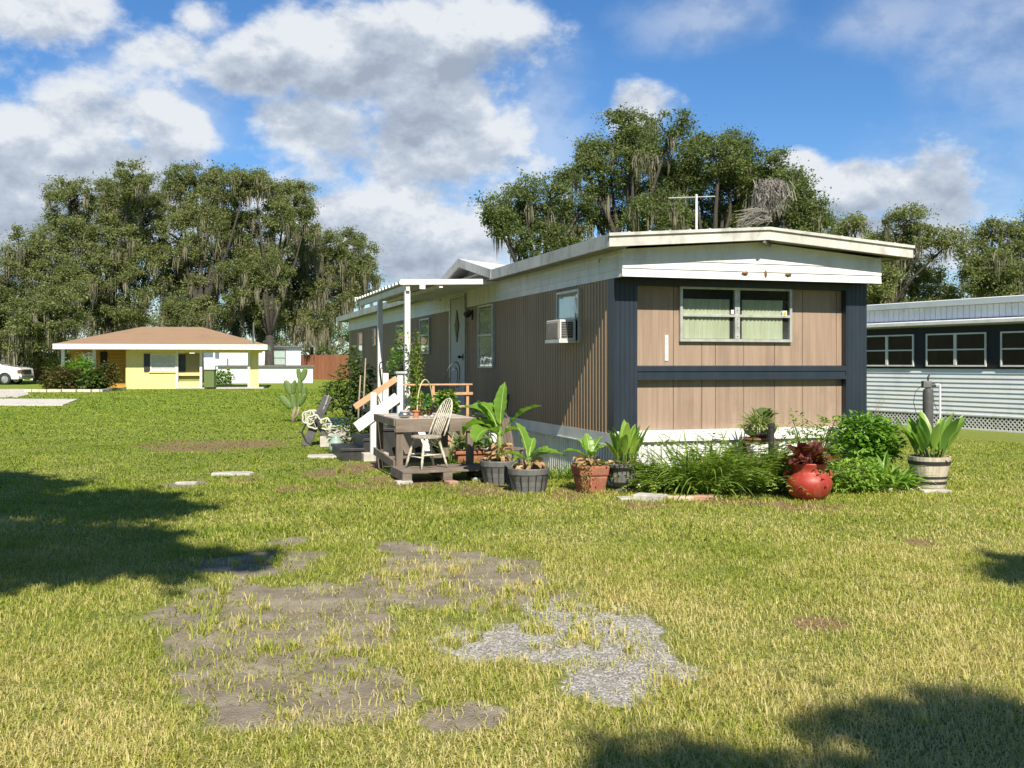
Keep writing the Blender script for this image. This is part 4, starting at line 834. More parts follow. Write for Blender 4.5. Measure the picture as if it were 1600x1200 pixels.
def upright(o, mt, k, r, z, l0, l1, wd, seed, tilt=(1.05, 1.5), dead=14):
    rr = random.Random(seed); mb = MB(); st_ = MB()
    for i in range(k):
        a = rr.random() * 6.28; q = r * rr.random() ** .5; b_ = Vector((q * math.cos(a), q * math.sin(a), z)); a2 = a + rr.gauss(0, .5); e0 = rr.uniform(*tilt); pt = rr.uniform(.05, .17); L_ = rr.uniform(l0, l1)
        d = Vector((math.cos(a2) * math.cos(e0), math.sin(a2) * math.cos(e0), math.sin(e0))); st_.tube([b_, b_ + d * pt], [.009, .006], 6)
        mb.leaf(b_ + d * pt, a2, e0, L_, wd * rr.uniform(.8, 1.2) * L_ / l1, rr.uniform(.05, .55), 8, .22, .42, twist=rr.uniform(-.5, .5), wave=.01)
    st_.build('stem', m_stem, o); mb.build('foliage', mt, o, smooth_=True)
    if dead:
        mb = MB()
        for i in range(dead): a = rr.random() * 6.28; mb.leaf((r * .8 * math.cos(a), r * .8 * math.sin(a), z + .01), a, rr.uniform(0, .8), rr.uniform(.08, .18), .05, rr.uniform(.6, 2.), 5, .3, twist=rr.uniform(-1, 1))
        mb.build('dry_leaf', m_deadleaf, o)
upright(o, m_ginger, 26, .13, .30, .26, .42, .13, 4)
# stones in front
for (px, py, sx_, sy_, sz_, rz, mt, lb) in ((1018, 784, .17, .10, .07, -.45, m_concrete, 'white concrete brick lying in front of the grey urn pot'), (984, 783, .12, .09, .035, .2, m_concrete, 'flat grey stone lying left of the white brick'), (1062, 783, .16, .06, .05, -.1, mk('tan_stone', (.40, .30, .2), (.5, .42, .32), .9, 15, 6, bump=.5), 'first tan edging stone right of the white brick'), (1106, 782, .17, .06, .05, .05, m_brick, 'second tan edging stone, half hidden by the ferns'), (1400, 767, .34, .03, .03, .22, m_white, 'long low white edging board in front of the shrubs'), (1465, 771, .17, .09, .035, .1, m_concrete, 'pale slab under the white half barrel')):
    x, y, _ = gp(px, py); mb = MB(); mb.bx(-sx_, sx_, -sy_, sy_, -.01, sz_); props(mb.build('edging_stone', mt, None, (x, y + sy_, 0), bevel=.012, rotz=rz), lb, 'stone', 'edging along the flower bed')
# ---------------------------------------------------------------- fern bed
def fern(name, label, loc, k, l0, l1, rx, ry, seed, mt=m_fern, e=(.55, 1.4), wd=.02, cat='fern', group='ferns along the front wall'):
    rr = random.Random(seed); o = thing(name, label, cat, loc, 0, group); mb = MB()
    for i in range(k):
        x = rr.uniform(-rx, rx) * (.4 + .6 * rr.random()); y = rr.uniform(-ry, ry); a = math.atan2(y * 2, x) + rr.gauss(0, 1.0)
        mb.leaf((x, y, 0), a, rr.uniform(*e), rr.uniform(l0, l1), wd * rr.uniform(.7, 1.4), rr.uniform(.8, 2.0), 7, .2, .3)
    mb.build('fronds', mt, o); return o
# sword fern fronds with leaflets
def fernleaf(name, label, loc, k, l0, l1, rx, ry, seed, group='ferns along the front wall'):
    rr = random.Random(seed); o = thing(name, label, 'fern', loc, 0, group); mb = MB(); ra = MB()
    for i in range(k):
        x = rr.uniform(-rx, rx); y = rr.uniform(-ry, ry); a = math.atan2(y * 2 - .3, x * 1.4) + rr.gauss(0, .8); e0 = rr.uniform(.7, 1.45); L_ = rr.uniform(l0, l1); dr = rr.uniform(.9, 1.9); p = Vector((x, y, 0)); h = Vector((math.cos(a), math.sin(a), 0)); sd = Vector((-math.sin(a), math.cos(a), 0)); pts = [p.copy()]; st = 13
        for j in range(st):
            t_ = j / st; el_ = e0 - dr * t_ ** 1.3; d = h * math.cos(el_) + Vector((0, 0, 1)) * math.sin(el_); p = p + d * L_ / st; pts.append(p.copy())
            if j > 1:
                ln = .055 * math.sin(PI * min(1, .25 + .75 * t_)) + .012
                for s_ in (-1, 1):
                    q = p + sd * s_ * ln + d * .012 - Vector((0, 0, ln * .15)); mb.add([p - d * .011, q - d * .004, q + d * .004, p + d * .011], [(0, 1, 2, 3)])
        ra.tube(pts[::3], .003, 3)
    ra.build('rachis', m_stem, o); mb.build('fronds', m_fern, o); return o
def Fp(px, py, dy=0): x, y, _ = gp(px, py); return (x, y + dy, 0)
fernleaf('sword_fern', 'largest bright fern clump in the middle of the front flower bed', Fp(1165, 778, .40), 190, .75, 1.02, .42, .25, 1)
fernleaf('sword_fern', 'low fern clump between the urn pot and the big fern', Fp(1045, 776, .4), 100, .42, .68, .25, .2, 2)
fernleaf('sword_fern', 'fern clump directly left of the red clay pot', Fp(1215, 776, .45), 100, .55, .8, .22, .2, 3)
fern('sword_fern', 'arching narrow leaved fern clump in front of the white skirting', Fp(1110, 780, .45), 260, .6, .98, .45, .2, 4)
fern('sword_fern', 'grassy dark fern clump behind the red clay pot', Fp(1255, 780, .75), 150, .5, .8, .28, .15, 5)
fern('strap_leaf_plant', 'narrow leaved plant in front of the shrub right of the red pot', Fp(1335, 772, .2), 180, .3, .52, .35, .18, 6, cat='plant')
fern('strap_leaf_plant', 'bright strap leaved plant at the foot of the white half barrel', Fp(1402, 768, .2), 90, .35, .62, .2, .14, 7, wd=.045, mt=m_barrelleaf, cat='plant')
fern('weedy_grass_clump', 'weedy green grass clump at the corner of the white skirting by the banana pots', Fp(885, 750, .2), 150, .15, .32, .3, .15, 8, wd=.012, cat='grass clump', group='weeds round the home')
fern('weedy_grass_clump', 'weedy green grass growing beside the stand under the trough', Fp(748, 738, .1), 200, .15, .3, .3, .25, 9, wd=.012, cat='grass clump', group='weeds round the home')
fern('weedy_grass_clump', 'weeds growing under the weathered stand beside the pallet', Fp(700, 727, .2), 120, .12, .26, .35, .2, 10, wd=.012, cat='grass clump', group='weeds round the home')
# bowl planter on a stand
o = thing('bowl_planter', 'dark shallow bowl of striped spider plant on a wooden stand against the tan wall', 'potted plant', at(1187, 690, 12.25))
o.location = (o.location.x, o.location.y, 0)
MB().lathe([(.10, .62), (.17, .66), (.205, .735), (.215, .745), (.215, .755), (.19, .755), (.17, .70)], 28).build('bowl', m_greypot, o, smooth_=30)
MB().lathe([(.16, .575), (.19, .60), (.185, .615), (.0, .612)], 24).build('saucer', m_terra, o, smooth_=30)
mb = MB(); mb.bx(-.2, .2, -.15, .15, .545, .574); mb.build('stand_top', m_oldwood, o)
for x, y in ((-.16, -.11), (.16, -.11), (-.16, .11), (.16, .11)): MB().bx(x - .02, x + .02, y - .02, y + .02, 0, .544).build('stand_leg', m_oldwoodv, o)
MB().lathe([(0, .745), (.19, .735)], 20, cap=False).build('soil', m_soil, o)
mb = MB()
for i in range(170): a = rnd.random() * 6.28; mb.leaf((.1 * math.cos(a) * rnd.random(), .1 * math.sin(a) * rnd.random(), .74), a, rnd.uniform(.2, 1.4), rnd.uniform(.16, .30), .022, rnd.uniform(.6, 1.8), 6, .2, .3)
mb.build('striped_foliage', m_stripe, o)
mb = MB()
for i in range(240): a = rnd.random() * 6.28; q = rnd.uniform(.12, .24); mb.leaf((q * math.cos(a), q * math.sin(a), .76 - max(0, q - .2) * 2 + rnd.uniform(-.04, .03)), a, rnd.uniform(-.6, .6), .035, .026, .5, 2, .1)
mb.build('trailing_foliage', leafm('lime_creeper_leaf', [(.34, .38, .08), (.42, .46, .14), (.24, .30, .06)], .3), o)
mb = MB()
for i, (a, e0) in enumerate(((.3, 1.1), (.9, 1.3), (-.4, .9), (2.2, 1.2), (-1.2, 1.1), (1.6, 1.4), (-.1, 1.35))): mb.leaf((.05, .0, .75), a, e0, .13, .13, 1.2, 6, .15, .4, .12)
mb.build('round_foliage', m_darkshrub, o)
o = thing('black_pipe', 'short upright black capped pipe standing in front of the bowl planter', 'pipe', at(1205, 690, 11.9)); o.location.z = 0
MB().tube([(0, 0, 0), (0, 0, .79)], .035, 12).build('pipe', m_black, o, smooth_=40); MB().lathe([(.043, .76), (.045, .80), (.0, .815)], 12, cap=False).build('pipe_cap', m_black, o)
# red clay pot with maroon leaves
o = thing('red_clay_pot', 'round glossy red clay pot of maroon leaves at the front of the flower bed', 'potted plant', Fp(1273, 785, .22))
MB().lathe([(.12, 0), (.15, .012), (.215, .07), (.247, .15), (.25, .21), (.225, .265), (.18, .30), (.172, .32), (.175, .36), (.195, .395), (.197, .41), (.18, .412), (.16, .37)], 32).build('pot', m_redpot, o, smooth_=True)
for a in (.15, PI - .1): c_ = Vector((math.cos(a), math.sin(a), 0)); MB().tube([c_ * .19 + Vector((0, 0, .29)), c_ * .235 + Vector((0, 0, .315)), c_ * .262 + Vector((0, 0, .28)), c_ * .25 + Vector((0, 0, .23))], .02, 8).build('handle', m_redpot, o, smooth_=True)
MB().lathe([(0, .38), (.16, .365)], 20, cap=False).build('soil', m_soil, o)
mb = MB(); rr = random.Random(12)
for i in range(46): a = rr.random() * 6.28; mb.leaf((.06 * math.cos(a), .06 * math.sin(a), .37), a, rr.uniform(.3, 1.4), rr.uniform(.13, .22), rr.uniform(.10, .15), rr.uniform(.8, 1.8), 6, .14, .38, rr.uniform(.05, .16), twist=rr.uniform(-.5, .5), wave=.04)
mb.build('maroon_foliage', m_caladium, o, smooth_=True)
mb = MB()
for i in range(16): a = rr.uniform(-.8, 1.2); mb.leaf((.1 * math.cos(a), .1 * math.sin(a), .4), a, rr.uniform(.2, 1.3), rr.uniform(.10, .18), .09, rr.uniform(1, 2), 6, .14, .38, rr.uniform(.08, .2))
mb.build('green_foliage', m_bush, o, smooth_=True)
# shrub right of the red pot
def shrub(name, label, cat, loc, blobs_, k, ln, wd, mt, seed, group=None, stems=10, n=3):
    rr = random.Random(seed); o = thing(name, label, cat, loc, 0, group); st_ = MB()
    for i in range(stems): c_, r_ = blobs_[i % len(blobs_)]; p = Vector(c_) + Vector([rr.gauss(0, .4) * q for q in r_]); st_.tube([(rr.gauss(0, .05), rr.gauss(0, .05), 0), (p.x * .5, p.y * .5, p.z * .55), p], [.014, .010, .004], 5)
    st_.build('stem', m_bark, o); mb = MB()
    for c_, r_ in blobs_:
        kk = int(k * (r_[0] * r_[1] * r_[2]) ** .667 / sum((q[1][0] * q[1][1] * q[1][2]) ** .667 for q in blobs_))
        for i in range(kk):
            d = Vector((rr.gauss(0, 1), rr.gauss(0, 1), rr.gauss(0, 1))).normalized(); q = rr.random() ** .33; p = Vector(c_) + Vector([d[j] * r_[j] * q * (1 + .18 * math.sin(9 * d[0] + 5 * d[2] + seed)) for j in range(3)])
            if p.z < .02: continue
            mb.leaf(p, math.atan2(d.y, d.x) + rr.gauss(0, .8), rr.uniform(-.5, .7) + d.z * .4, ln * rr.uniform(.6, 1.3), wd * rr.uniform(.7, 1.3), rr.uniform(.2, 1.2), n, .15, .4, twist=rr.uniform(-.9, .9))
    mb.build('foliage', mt, o); return o
shrub('leafy_shrub', 'dense bright green pointed leaf shrub at the right front corner of the brown home', 'shrub', Fp(1368, 760, .35), [((0, 0, .42), (.36, .3, .36)), ((-.06, 0, .66), (.28, .24, .22)), ((.18, -.02, .50), (.24, .22, .26))], 1700, .095, .05, m_bush, 5)
shrub('leafy_shrub', 'thin wispy light green shrub just behind the red clay pot', 'shrub', Fp(1290, 770, .55), [((0, 0, .5), (.32, .2, .32)), ((.15, 0, .72), (.2, .15, .15)), ((-.2, 0, .75), (.12, .1, .2))], 420, .07, .03, m_fern, 6)
shrub('leafy_shrub', 'low yellow green shrub between the red pot and the half barrel', 'shrub', Fp(1345, 775, .25), [((0, 0, .2), (.45, .2, .24))], 700, .07, .03, m_ginger, 8)
o = thing('dead_twig_plant', 'tall bare pale twigs rising against the right navy corner post', 'twigs', Fp(1378, 752, .35)); mb = MB(); rr = random.Random(4)
for i in range(8):
    a = rr.uniform(1.9, 3.6) if i < 5 else rr.uniform(-.5, .5); h_ = rr.uniform(.8, 1.15); s_ = rr.uniform(.1, .3); mb.tube([(0, 0, 0), (.02 * i - .08, 0, h_ * .6), (-.05 + s_ * math.cos(a) * .5, s_ * math.sin(a) * .3, h_ * .85), (-.08 + s_ * math.cos(a), s_ * math.sin(a) * .4, h_)], [.007, .005, .003, .001], 5)
mb.build('twigs', m_twig, o)
o = thing('broad_leaf_plant', 'drooping yellow green broad leaf hanging over the corner trim above the shrub', 'plant', Fp(1345, 752, .42)); mb = MB()
for a, e0, ln in ((PI, 1.35, .36), (PI * .9, 1.5, .4), (.3, 1.45, .5), (1.3, 1.5, .55), (PI * 1.1, 1.2, .3)): mb.leaf((0, 0, .3), a, e0, ln, .085, 1.6, 9, .2, .4, .28)
mb.build('foliage', m_ginger, o, smooth_=True)
# half barrel
o = thing('half_barrel_planter', 'white wooden half barrel with dark hoops and tall broad leaves right of the home', 'potted plant', Fp(1465, 768, .24))
m_bar = mk('bleached_barrel_staves', (.62, .56, .46), (.42, .36, .28), .8, 9, 6, (2, 2, .2), bump=.3, dirt=(.25, .2, .15), dscale=5, damt=.5)
mb = MB(); mb.lathe([(.175, .03), (.20, .16), (.225, .28), (.245, .395), (.225, .395), (.215, .34)], 32); mb.build('barrel', m_bar, o)
for z0, z1, r0, r1 in ((.075, .105, .185, .191), (.14, .165, .198, .203), (.30, .345, .230, .239)): MB().lathe([(r0 + .001, z0), (r0 + .006, z0), (r1 + .006, z1), (r1 + .001, z1)], 32, cap=False).build('hoop', m_black, o)
MB().lathe([(0, .36), (.22, .35)], 20, cap=False).build('soil', m_soil, o)
upright(o, m_barrelleaf, 34, .16, .36, .30, .52, .15, 14, (.95, 1.5), 6)
o.children[-1]
# ---------------------------------------------------------------- left of the steps: hose reel, blocks, bin, shrub
o = thing('garden_hose_reel', 'dark grey hose reel stand tipped upright with white hose wheels beside the steps', 'hose reel', Fp(494, 697, .15), .15)
m_dgrey = mk('grey_plastic', (.10, .10, .105), (.06, .06, .065), .5, dirt=(.2, .19, .17), dscale=8, damt=.3); m_hose = mk('cream_hose', (.60, .59, .50), (.48, .47, .38), .5)
mb = MB()
for y in (-.11, .11): mb.bar((-.22, y, .0), (.19, y, .90), .035, .16); mb.bar((.20, y, .02), (-.02, y, .48), .035, .085)
mb.build('side_frame', m_dgrey, o, bevel=.01)
mb = MB(); mb.bar((.14, 0, .74), (.20, 0, .92), .30, .03, (1, 0, -.3)); mb.bar((.10, 0, .66), (.16, 0, .79), .26, .03, (1, 0, -.3)); mb.build('handle', mk('pale_grey_plastic', (.32, .32, .31)), o, bevel=.01)
for (c_, r_) in (((-.15, -.15, .52), .12), ((-.06, -.17, .44), .12), ((.14, -.15, .40), .10), ((-.10, .14, .50), .13)):
    mb = MB(); mb.tube([(c_[0] + r_ * (1 + .10 * math.cos(5 * t_)) * math.cos(t_), c_[1], c_[2] + r_ * (1 + .10 * math.cos(5 * t_)) * math.sin(t_)) for t_ in [i * PI / 15 for i in range(30)]], .018, 6, True)
    for k in range(5): a = k * 1.2566; mb.tube([c_, (c_[0] + r_ * math.cos(a), c_[1], c_[2] + r_ * math.sin(a))], .009, 5)
    mb.build('wheel', m_hose, o, smooth_=True)
mb = MB(); mb.bar((-.03, -.2, .50), (.06, -.2, .36), .06, .10, (0, 1, 0)); mb.tube([(-.2, -.12, .42), (-.28, -.12, .25), (-.20, -.12, .08), (-.1, -.12, .02)], .02, 6); mb.build('crank', m_black, o, bevel=.01)
def cinder(o, w_=.39, d_=.19, h_=.19):
    mb = MB(); mb.bx(0, w_, 0, .03, 0, h_); mb.bx(0, w_, d_ - .03, d_, 0, h_)
    for x in (0, w_ / 2 - .015, w_ - .03): mb.bx(x, x + .03, .031, d_ - .031, 0, h_)
    return mb.build('block', m_concrete, o, bevel=.008)
for px, py, rz, z, lb in ((500, 697, .2, 0, 'hollow concrete block beside the hose reel'), (520, 700, -.3, 0, 'hollow concrete block nearest the black steps'), (512, 692, .1, .195, 'hollow concrete block on top of the two others by the steps')):
    x, y, _ = gp(px, 699); o = thing('cinder_block', lb, 'concrete block', (x, y, z), rz, 'concrete blocks by the steps'); cinder(o)
o = thing('footing_block', 'pale concrete block under the foot of the white stair post', 'concrete block', Lc(-2.13, 4.38, 0), ROT); MB().bx(-.17, .22, -.12, .12, 0, .128).build('block', m_concrete, o, bevel=.01)
o = thing('storage_bin', 'dark blue plastic bin half hidden between the hose reel and the shrub', 'bin', Fp(522, 690, .5), .1)
sq(MB(), .17, .21, .0, .40).build('bin', mk('blue_plastic', (.02, .07, .13), (.015, .05, .10), .4), o, bevel=.01); sq(MB(), .225, .225, .40, .43).build('lid', mk('dark_blue_lid', (.02, .05, .09)), o, bevel=.008)
shrub('leafy_shrub', 'tall airy green shrub left of the porch steps', 'shrub', Fp(545, 690, .7), [((-.1, 0, 1.1), (.34, .3, .45)), ((.1, 0, .75), (.42, .35, .4)), ((-.02, .0, 1.62), (.14, .14, .22)), ((.1, 0, .35), (.35, .3, .3)), ((-.45, 0, .95), (.22, .2, .2)), ((.2, 0, 1.25), (.25, .2, .25)), ((-.55, .1, .65), (.2, .15, .12))], 2600, .085, .045, m_darkshrub, 21, stems=26)
shrub('leafy_shrub', 'narrow bright vine topped shrub against the far end of the brown wall', 'shrub', Lc(-.35, 11.0, 0), [((0, 0, 1.3), (.3, .3, .6)), ((.0, 0, .6), (.4, .4, .5)), ((0, 0, 2.0), (.12, .12, .3))], 1500, .09, .05, m_bush, 22, stems=14)
shrub('leafy_shrub', 'low dark leafy plant beside the black steps', 'shrub', Lc(-2.2, 6.2, 0), [((0, 0, .3), (.35, .3, .32))], 600, .08, .04, m_darkshrub, 23)
for px, h_, lb in ((559, 1.28, 'tall pale bare stake leaning beside the porch steps'), (567, 1.6, 'taller pale bare stake behind the white stair rail')):
    x, y, _ = gp(px, 692); o = thing('garden_stake', lb, 'stake', (x, y, 0), 0, 'stakes by the steps'); MB().tube([(0, 0, 0), (.015, 0, h_ * .5), (.05, .02, h_)], [.022, .018, .012], 7).build('stake', m_twig, o, smooth_=True)
o = thing('ceramic_jar', 'small pale green jar on the ground behind the lower step', 'jar', Lc(-2.5, 5.85, 0)); MB().lathe([(.08, 0), (.12, .08), (.11, .2), (.08, .25), (.09, .28), (0, .28)], 16).build('jar', mk('pale_green_glaze', (.32, .42, .36), (.22, .30, .26), .3), o, smooth_=True)
MB().lathe([(.095, .281), (.09, .30), (0, .315)], 16, cap=False).build('lid', mk('pale_green_glaze_lid', (.3, .4, .34)), o)
for px, py, sx_, sy_, lb in ((517, 714, .34, .24, 'flat pale concrete paver in front of the porch steps'), (365, 742, .27, .15, 'pale sunken concrete paver alone in the lawn'), (292, 757, .13, .07, 'small pale sunken stone left of the lone paver')):
    x, y, _ = gp(px, py); mb = MB(); mb.prism([(-sx_, -sy_ * .8), (-sx_ * .2, -sy_), (sx_ * .9, -sy_ * .7), (sx_, sy_ * .2), (sx_ * .7, sy_), (-sx_ * .5, sy_ * .8), (-sx_ * 1.1, sy_ * .3)], 'z', -.02, .022); props(mb.build('concrete_paver', m_concrete, None, (x, y, .012), bevel=.008), lb, 'paver', 'pavers in the lawn')
# cactus
o = thing('prickly_pear_cactus', 'tall prickly pear cactus of flat green pads standing alone on the lawn', 'cactus', Fp(458, 660))
def pad(base, ang, ln, wd, yaw, k=10):
    """flattened ellipsoid standing on base, leaning by ang in the x-z plane"""
    d = Vector((math.sin(ang), 0, math.cos(ang))); s_ = Vector((math.cos(ang) * math.cos(yaw), math.sin(yaw), -math.sin(ang) * math.cos(yaw))); n_v = d.cross(s_); vs = []; fs = []
    for i in range(k + 1):
        t_ = PI * i / k; w_ = wd / 2 * math.sin(t_) ** .8 * (.8 + .25 * (i / k)); c_ = Vector(base) + d * ln * (1 - math.cos(t_)) / 2
        for j in range(12): a = 2 * PI * j / 12; vs.append(c_ + s_ * w_ * math.cos(a) + n_v * .028 * math.sin(a) * min(1, math.sin(t_) * 2))
    for i in range(k):
        for j in range(12): fs.append((i * 12 + j, i * 12 + (j + 1) % 12, (i + 1) * 12 + (j + 1) % 12, (i + 1) * 12 + j))
    MB().add(vs, fs).build('pad', m_cactus, o, smooth_=True); return Vector(base) + d * ln
MB().tube([(0, 0, -.02), (.0, 0, .2), (.06, 0, .4)], [.06, .045, .04], 9).build('trunk', mk('corky_trunk', (.28, .25, .17), (.2, .17, .1), .9, 15), o, smooth_=True)
MB().tube([(0, 0, .05), (.12, 0, .22), (.15, 0, .40)], [.04, .035, .03], 8).build('trunk', mk('corky_trunk_limb', (.26, .24, .16)), o, smooth_=True)
a1 = pad((.04, 0, .32), -.15, .42, .16, .3); a2 = pad(a1 + Vector((-.02, 0, -.05)), -.38, .42, .19, .1); pad(a1 + Vector((.02, 0, -.03)), .12, .38, .16, .7)
b1 = pad((.10, .03, .35), .15, .42, .15, -.4); b2 = pad(b1 + Vector((0, 0, -.04)), .02, .40, .16, .5); pad(b2 + Vector((-.01, 0, -.07)), -.12, .34, .13, .2); pad(b2 + Vector((.03, 0, -.08)), .35, .36, .17, .2)
pad((-.03, -.02, .36), -.75, .44, .20, .1); pad((.17, 0, .42), .45, .34, .16, .6); pad((.26, .02, .62), .1, .32, .15, .3); pad((-.02, .03, .55), -.3, .34, .13, .9)
# ================================================================ neighbouring white home (right)
NB = thing('white_neighbour_home', 'long white lap sided mobile home with a dark row of windows and lattice skirt', 'mobile home', (at(1504, 0, 23.4)[0], 23.4, 0), math.atan2(850, 1600))
# local x to the right (into the home), y away; wall on x = 0
Y0, Y1 = -12, 14
m_nwhite = mk('pale_blue_white_siding', (.80, .83, .86), (.74, .77, .80), .45, 3, 5, (1, .3, 1), dirt=(.35, .36, .36), dscale=2, damt=.3)
mb = MB()
z = .33
while z < 1.30: mb.add([(-.02, Y0, z), (-.02, Y1, z), (0, Y1, z + .105), (0, Y0, z + .105), (0, Y0, z), (0, Y1, z)], [(0, 1, 2, 3), (0, 4, 5, 1)]); z += .105
mb.bx(.002, .1, Y0, Y1, .33, 1.38); mb.build('lap_siding', m_nwhite, NB)
MB().bx(.02, 3.9, Y0 + .02, Y1, .3, 2.9).build('core_wall', m_nwhite, NB)
MB().bx(-.03, .019, Y0, Y1, 1.385, 2.36).build('dark_wall', mk('near_black_wall', (.008, .009, .014), (.012, .012, .018), .6), NB)
mb = MB()                                           # pleated upper fascia
for k in range(170): y0 = Y0 + k * .153; mb.bx(-.06, -.03, y0, y0 + .14, 2.53, 2.82)
mb.build('upper_siding', m_nwhite, NB)
mb = MB(); mb.prism([(-.30, 2.40), (-.30, 2.47), (.0, 2.52), (.0, 2.45)], 'y', Y0 - .1, Y1); mb.build('window_awning', m_white, NB)
mb = MB(); mb.prism([(-.20, 2.82), (-.22, 2.95), (1.9, 3.12), (4.3, 2.95), (4.3, 2.82), (1.9, 3.0)], 'y', Y0 - .3, Y1); mb.build('roof', m_nwhite, NB)
for k in range(12):
    y0 = -10.9 + k * 1.98 + .35; y1 = y0 + 1.62
    mb = MB(); winframe(mb, 'v', y0, y1, 1.43, 2.20, -.031, .035, .03, 1.82, (y0 + y1) / 2); fr = mb.build('window', m_white, NB)
    MB().bx(-.045, -.04, y0 + .03, y1 - .03, 1.46, 2.17).build('pane', m_dglass, fr)
mb = MB(); rnk = random.Random(3)
for k in range(40): y0 = rnk.uniform(Y0, Y1 - 1); mb.bx(-.033, -.0305, y0, y0 + rnk.uniform(.1, .5), rnk.uniform(1.5, 1.7), rnk.uniform(1.72, 1.95))
mb.build('items_behind_glass', mk('dim_clutter', (.10, .11, .10), (.05, .05, .05)), NB)
mb = MB(); y = Y0
while y < Y1 - .3:                                   # lattice skirt
    mb.bar((-.012, y, .02), (-.012, y + .29, .31), .009, .028, (1, 0, 0)) if False else None
    mb.add([(-.012, y, .02), (-.012, y + .036, .02), (-.012, y + .326, .31), (-.012, y + .29, .31), (-.006, y, .02), (-.006, y + .036, .02), (-.006, y + .326, .31), (-.006, y + .29, .31)], [(0, 1, 2, 3), (0, 4, 5, 1), (1, 5, 6, 2), (2, 6, 7, 3), (3, 7, 4, 0), (7, 6, 5, 4)])
    mb.add([(-.018, y + .326, .02), (-.018, y + .29, .02), (-.018, y, .31), (-.018, y + .036, .31), (-.0125, y + .326, .02), (-.0125, y + .29, .02), (-.0125, y, .31), (-.0125, y + .036, .31)], [(0, 1, 2, 3), (0, 4, 5, 1), (1, 5, 6, 2), (2, 6, 7, 3), (3, 7, 4, 0), (7, 6, 5, 4)])
    y += .105
mb.build('lattice_skirt', m_white, NB)
mb = MB(); mb.bx(-.03, .0, Y0, Y1, .315, .345); mb.bx(-.03, .0, Y0, Y1, -.01, .03)
for k in range(9): mb.bx(-.032, .0, Y0 + 2.9 * k + 1.2, Y0 + 2.9 * k + 1.3, .03, .315)
mb.build('lattice_frame', m_white, NB); MB().bx(.021, .025, Y0 + .03, Y1, -.05, .299).build('dark_crawl_space', m_dark, NB)
o = thing('water_treatment_tank', 'grey upright water tank with a valve head and white pipe before the white home', 'water tank', gp(1450, 681))
MB().lathe([(.09, 0), (.105, .03), (.105, .88), (.09, .96), (.05, .99), (.045, 1.0)], 20).build('tank', m_dgrey, o, smooth_=40)
MB().bx(-.12, .06, -.07, .07, 1.0, 1.14).build('valve_head', m_greypot, o, bevel=.015)
mb = MB(); mb.tube([(.05, 0, 1.05), (.16, 0, 1.05)], .03, 8); mb.tube([(0, 0, 1.14), (.0, 0, 1.22), (.03, 0, 1.26)], .018, 6); mb.build('fitting', m_black, o)
MB().tube([(.14, 0, 1.06), (.24, 0, 1.06), (.25, 0, 1.04), (.25, 0, 0)], .022, 8).build('white_pipe', m_white, o)
MB().tube([(-.1, 0, 1.07), (-.26, 0, .92), (-.30, 0, .7), (-.24, 0, .45), (-.12, 0, .35)], .007, 5).build('cable', m_black, o)
MB().tube([(.1, 0, 1.0), (.12, 0, .7), (.2, 0, .5)], .006, 5).build('cable', m_black, o)

# ================================================================ yellow house
YR = R(12); YO = (at(197, 0, 60)[0], 60.)
YH = thing('yellow_house', 'low yellow block house with brown hip roof, shuttered window and open carport', 'house', (YO[0], YO[1], 0), YR)
def ray(px, O, r, ly=0.):
    k = (px - 800) / 1600; ox = O[0] - math.sin(r) * ly; oy = O[1] + math.cos(r) * ly; return (k * oy - ox) / (math.cos(r) - k * math.sin(r))
def hx(px, ly=0.): return ray(px, YO, YR, ly)
m_yel = mk('pale_yellow_paint', (.78, .63, .26), (.72, .57, .23), .75, 2, 5); m_org = mk('ochre_boards', (.50, .27, .035), (.42, .22, .03), .75, 3, 5, (1, 1, .2))
m_shin = mk('brown_shingle', (.31, .20, .115), (.25, .16, .095), .9, 8, 8, (1, 4, 1), bump=.6, dirt=(.16, .11, .08), dscale=.8, damt=.4); m_trimw = mk('white_trim', (.78, .76, .70))
D = 7.5
mb = MB(); mb.bx(hx(197), hx(276), 0, .2, 0, 2.35)
z = .2
mb.build('block_wall', m_yel, YH)
MB().bx(hx(105), hx(276), D - .3, D, 0, 2.35).build('rear_wall', m_yel, YH)
MB().bx(hx(276) - .15, hx(276), .2, D - .3, 0, 2.35).build('carport_side_wall', m_yel, YH)
mb = MB()
for k in range(11):
    if True: mb.bx(hx(105), hx(197) - .003, 1.0 + .0, 1.2, .05 + k * .21, .05 + k * .21 + .2)
mb.build('entry_board_wall', m_org, YH); MB().bx(hx(197) - .04, hx(197) - .003, .02, .98, .0, 2.3).build('return_wall', m_org, YH)
MB().bx(hx(152), hx(163), .93, .99, .1, 2.2).build('front_door', m_dark, YH)
mb = MB(); winframe(mb, 'u', hx(121), hx(145), .95, 2.1, .99, .07, .06); f_ = mb.build('entry_window', m_trimw, YH); MB().bx(hx(121) + .05, hx(145) - .05, .96, .985, 1., 2.05).build('pane', m_dglass, f_)
for px in (98, 147): MB().bx(hx(px) - .09, hx(px) + .09, .0, .18, 0, 2.35).build('porch_column', m_trimw, YH)
mb = MB(); winframe(mb, 'u', hx(235), hx(276) - .02, 1.05, 2.06, -.001, .06, .06, 1.5); f_ = mb.build('front_window', m_trimw, YH)
mb = MB()
for k in range(18): mb.bx(hx(235) + .06, hx(276) - .1, -.022, -.012, 1.1 + k * .052, 1.14 + k * .052)
mb.build('blind', mk('white_blind', (.6, .6, .6)), f_); MB().bx(hx(233), hx(276), -.09, -.002, .96, 1.03).build('sill', m_yel, f_)
for a in (225,): MB().bx(hx(a), hx(a) + .36, -.06, -.002, 1.02, 2.08).build('shutter', m_black, YH)
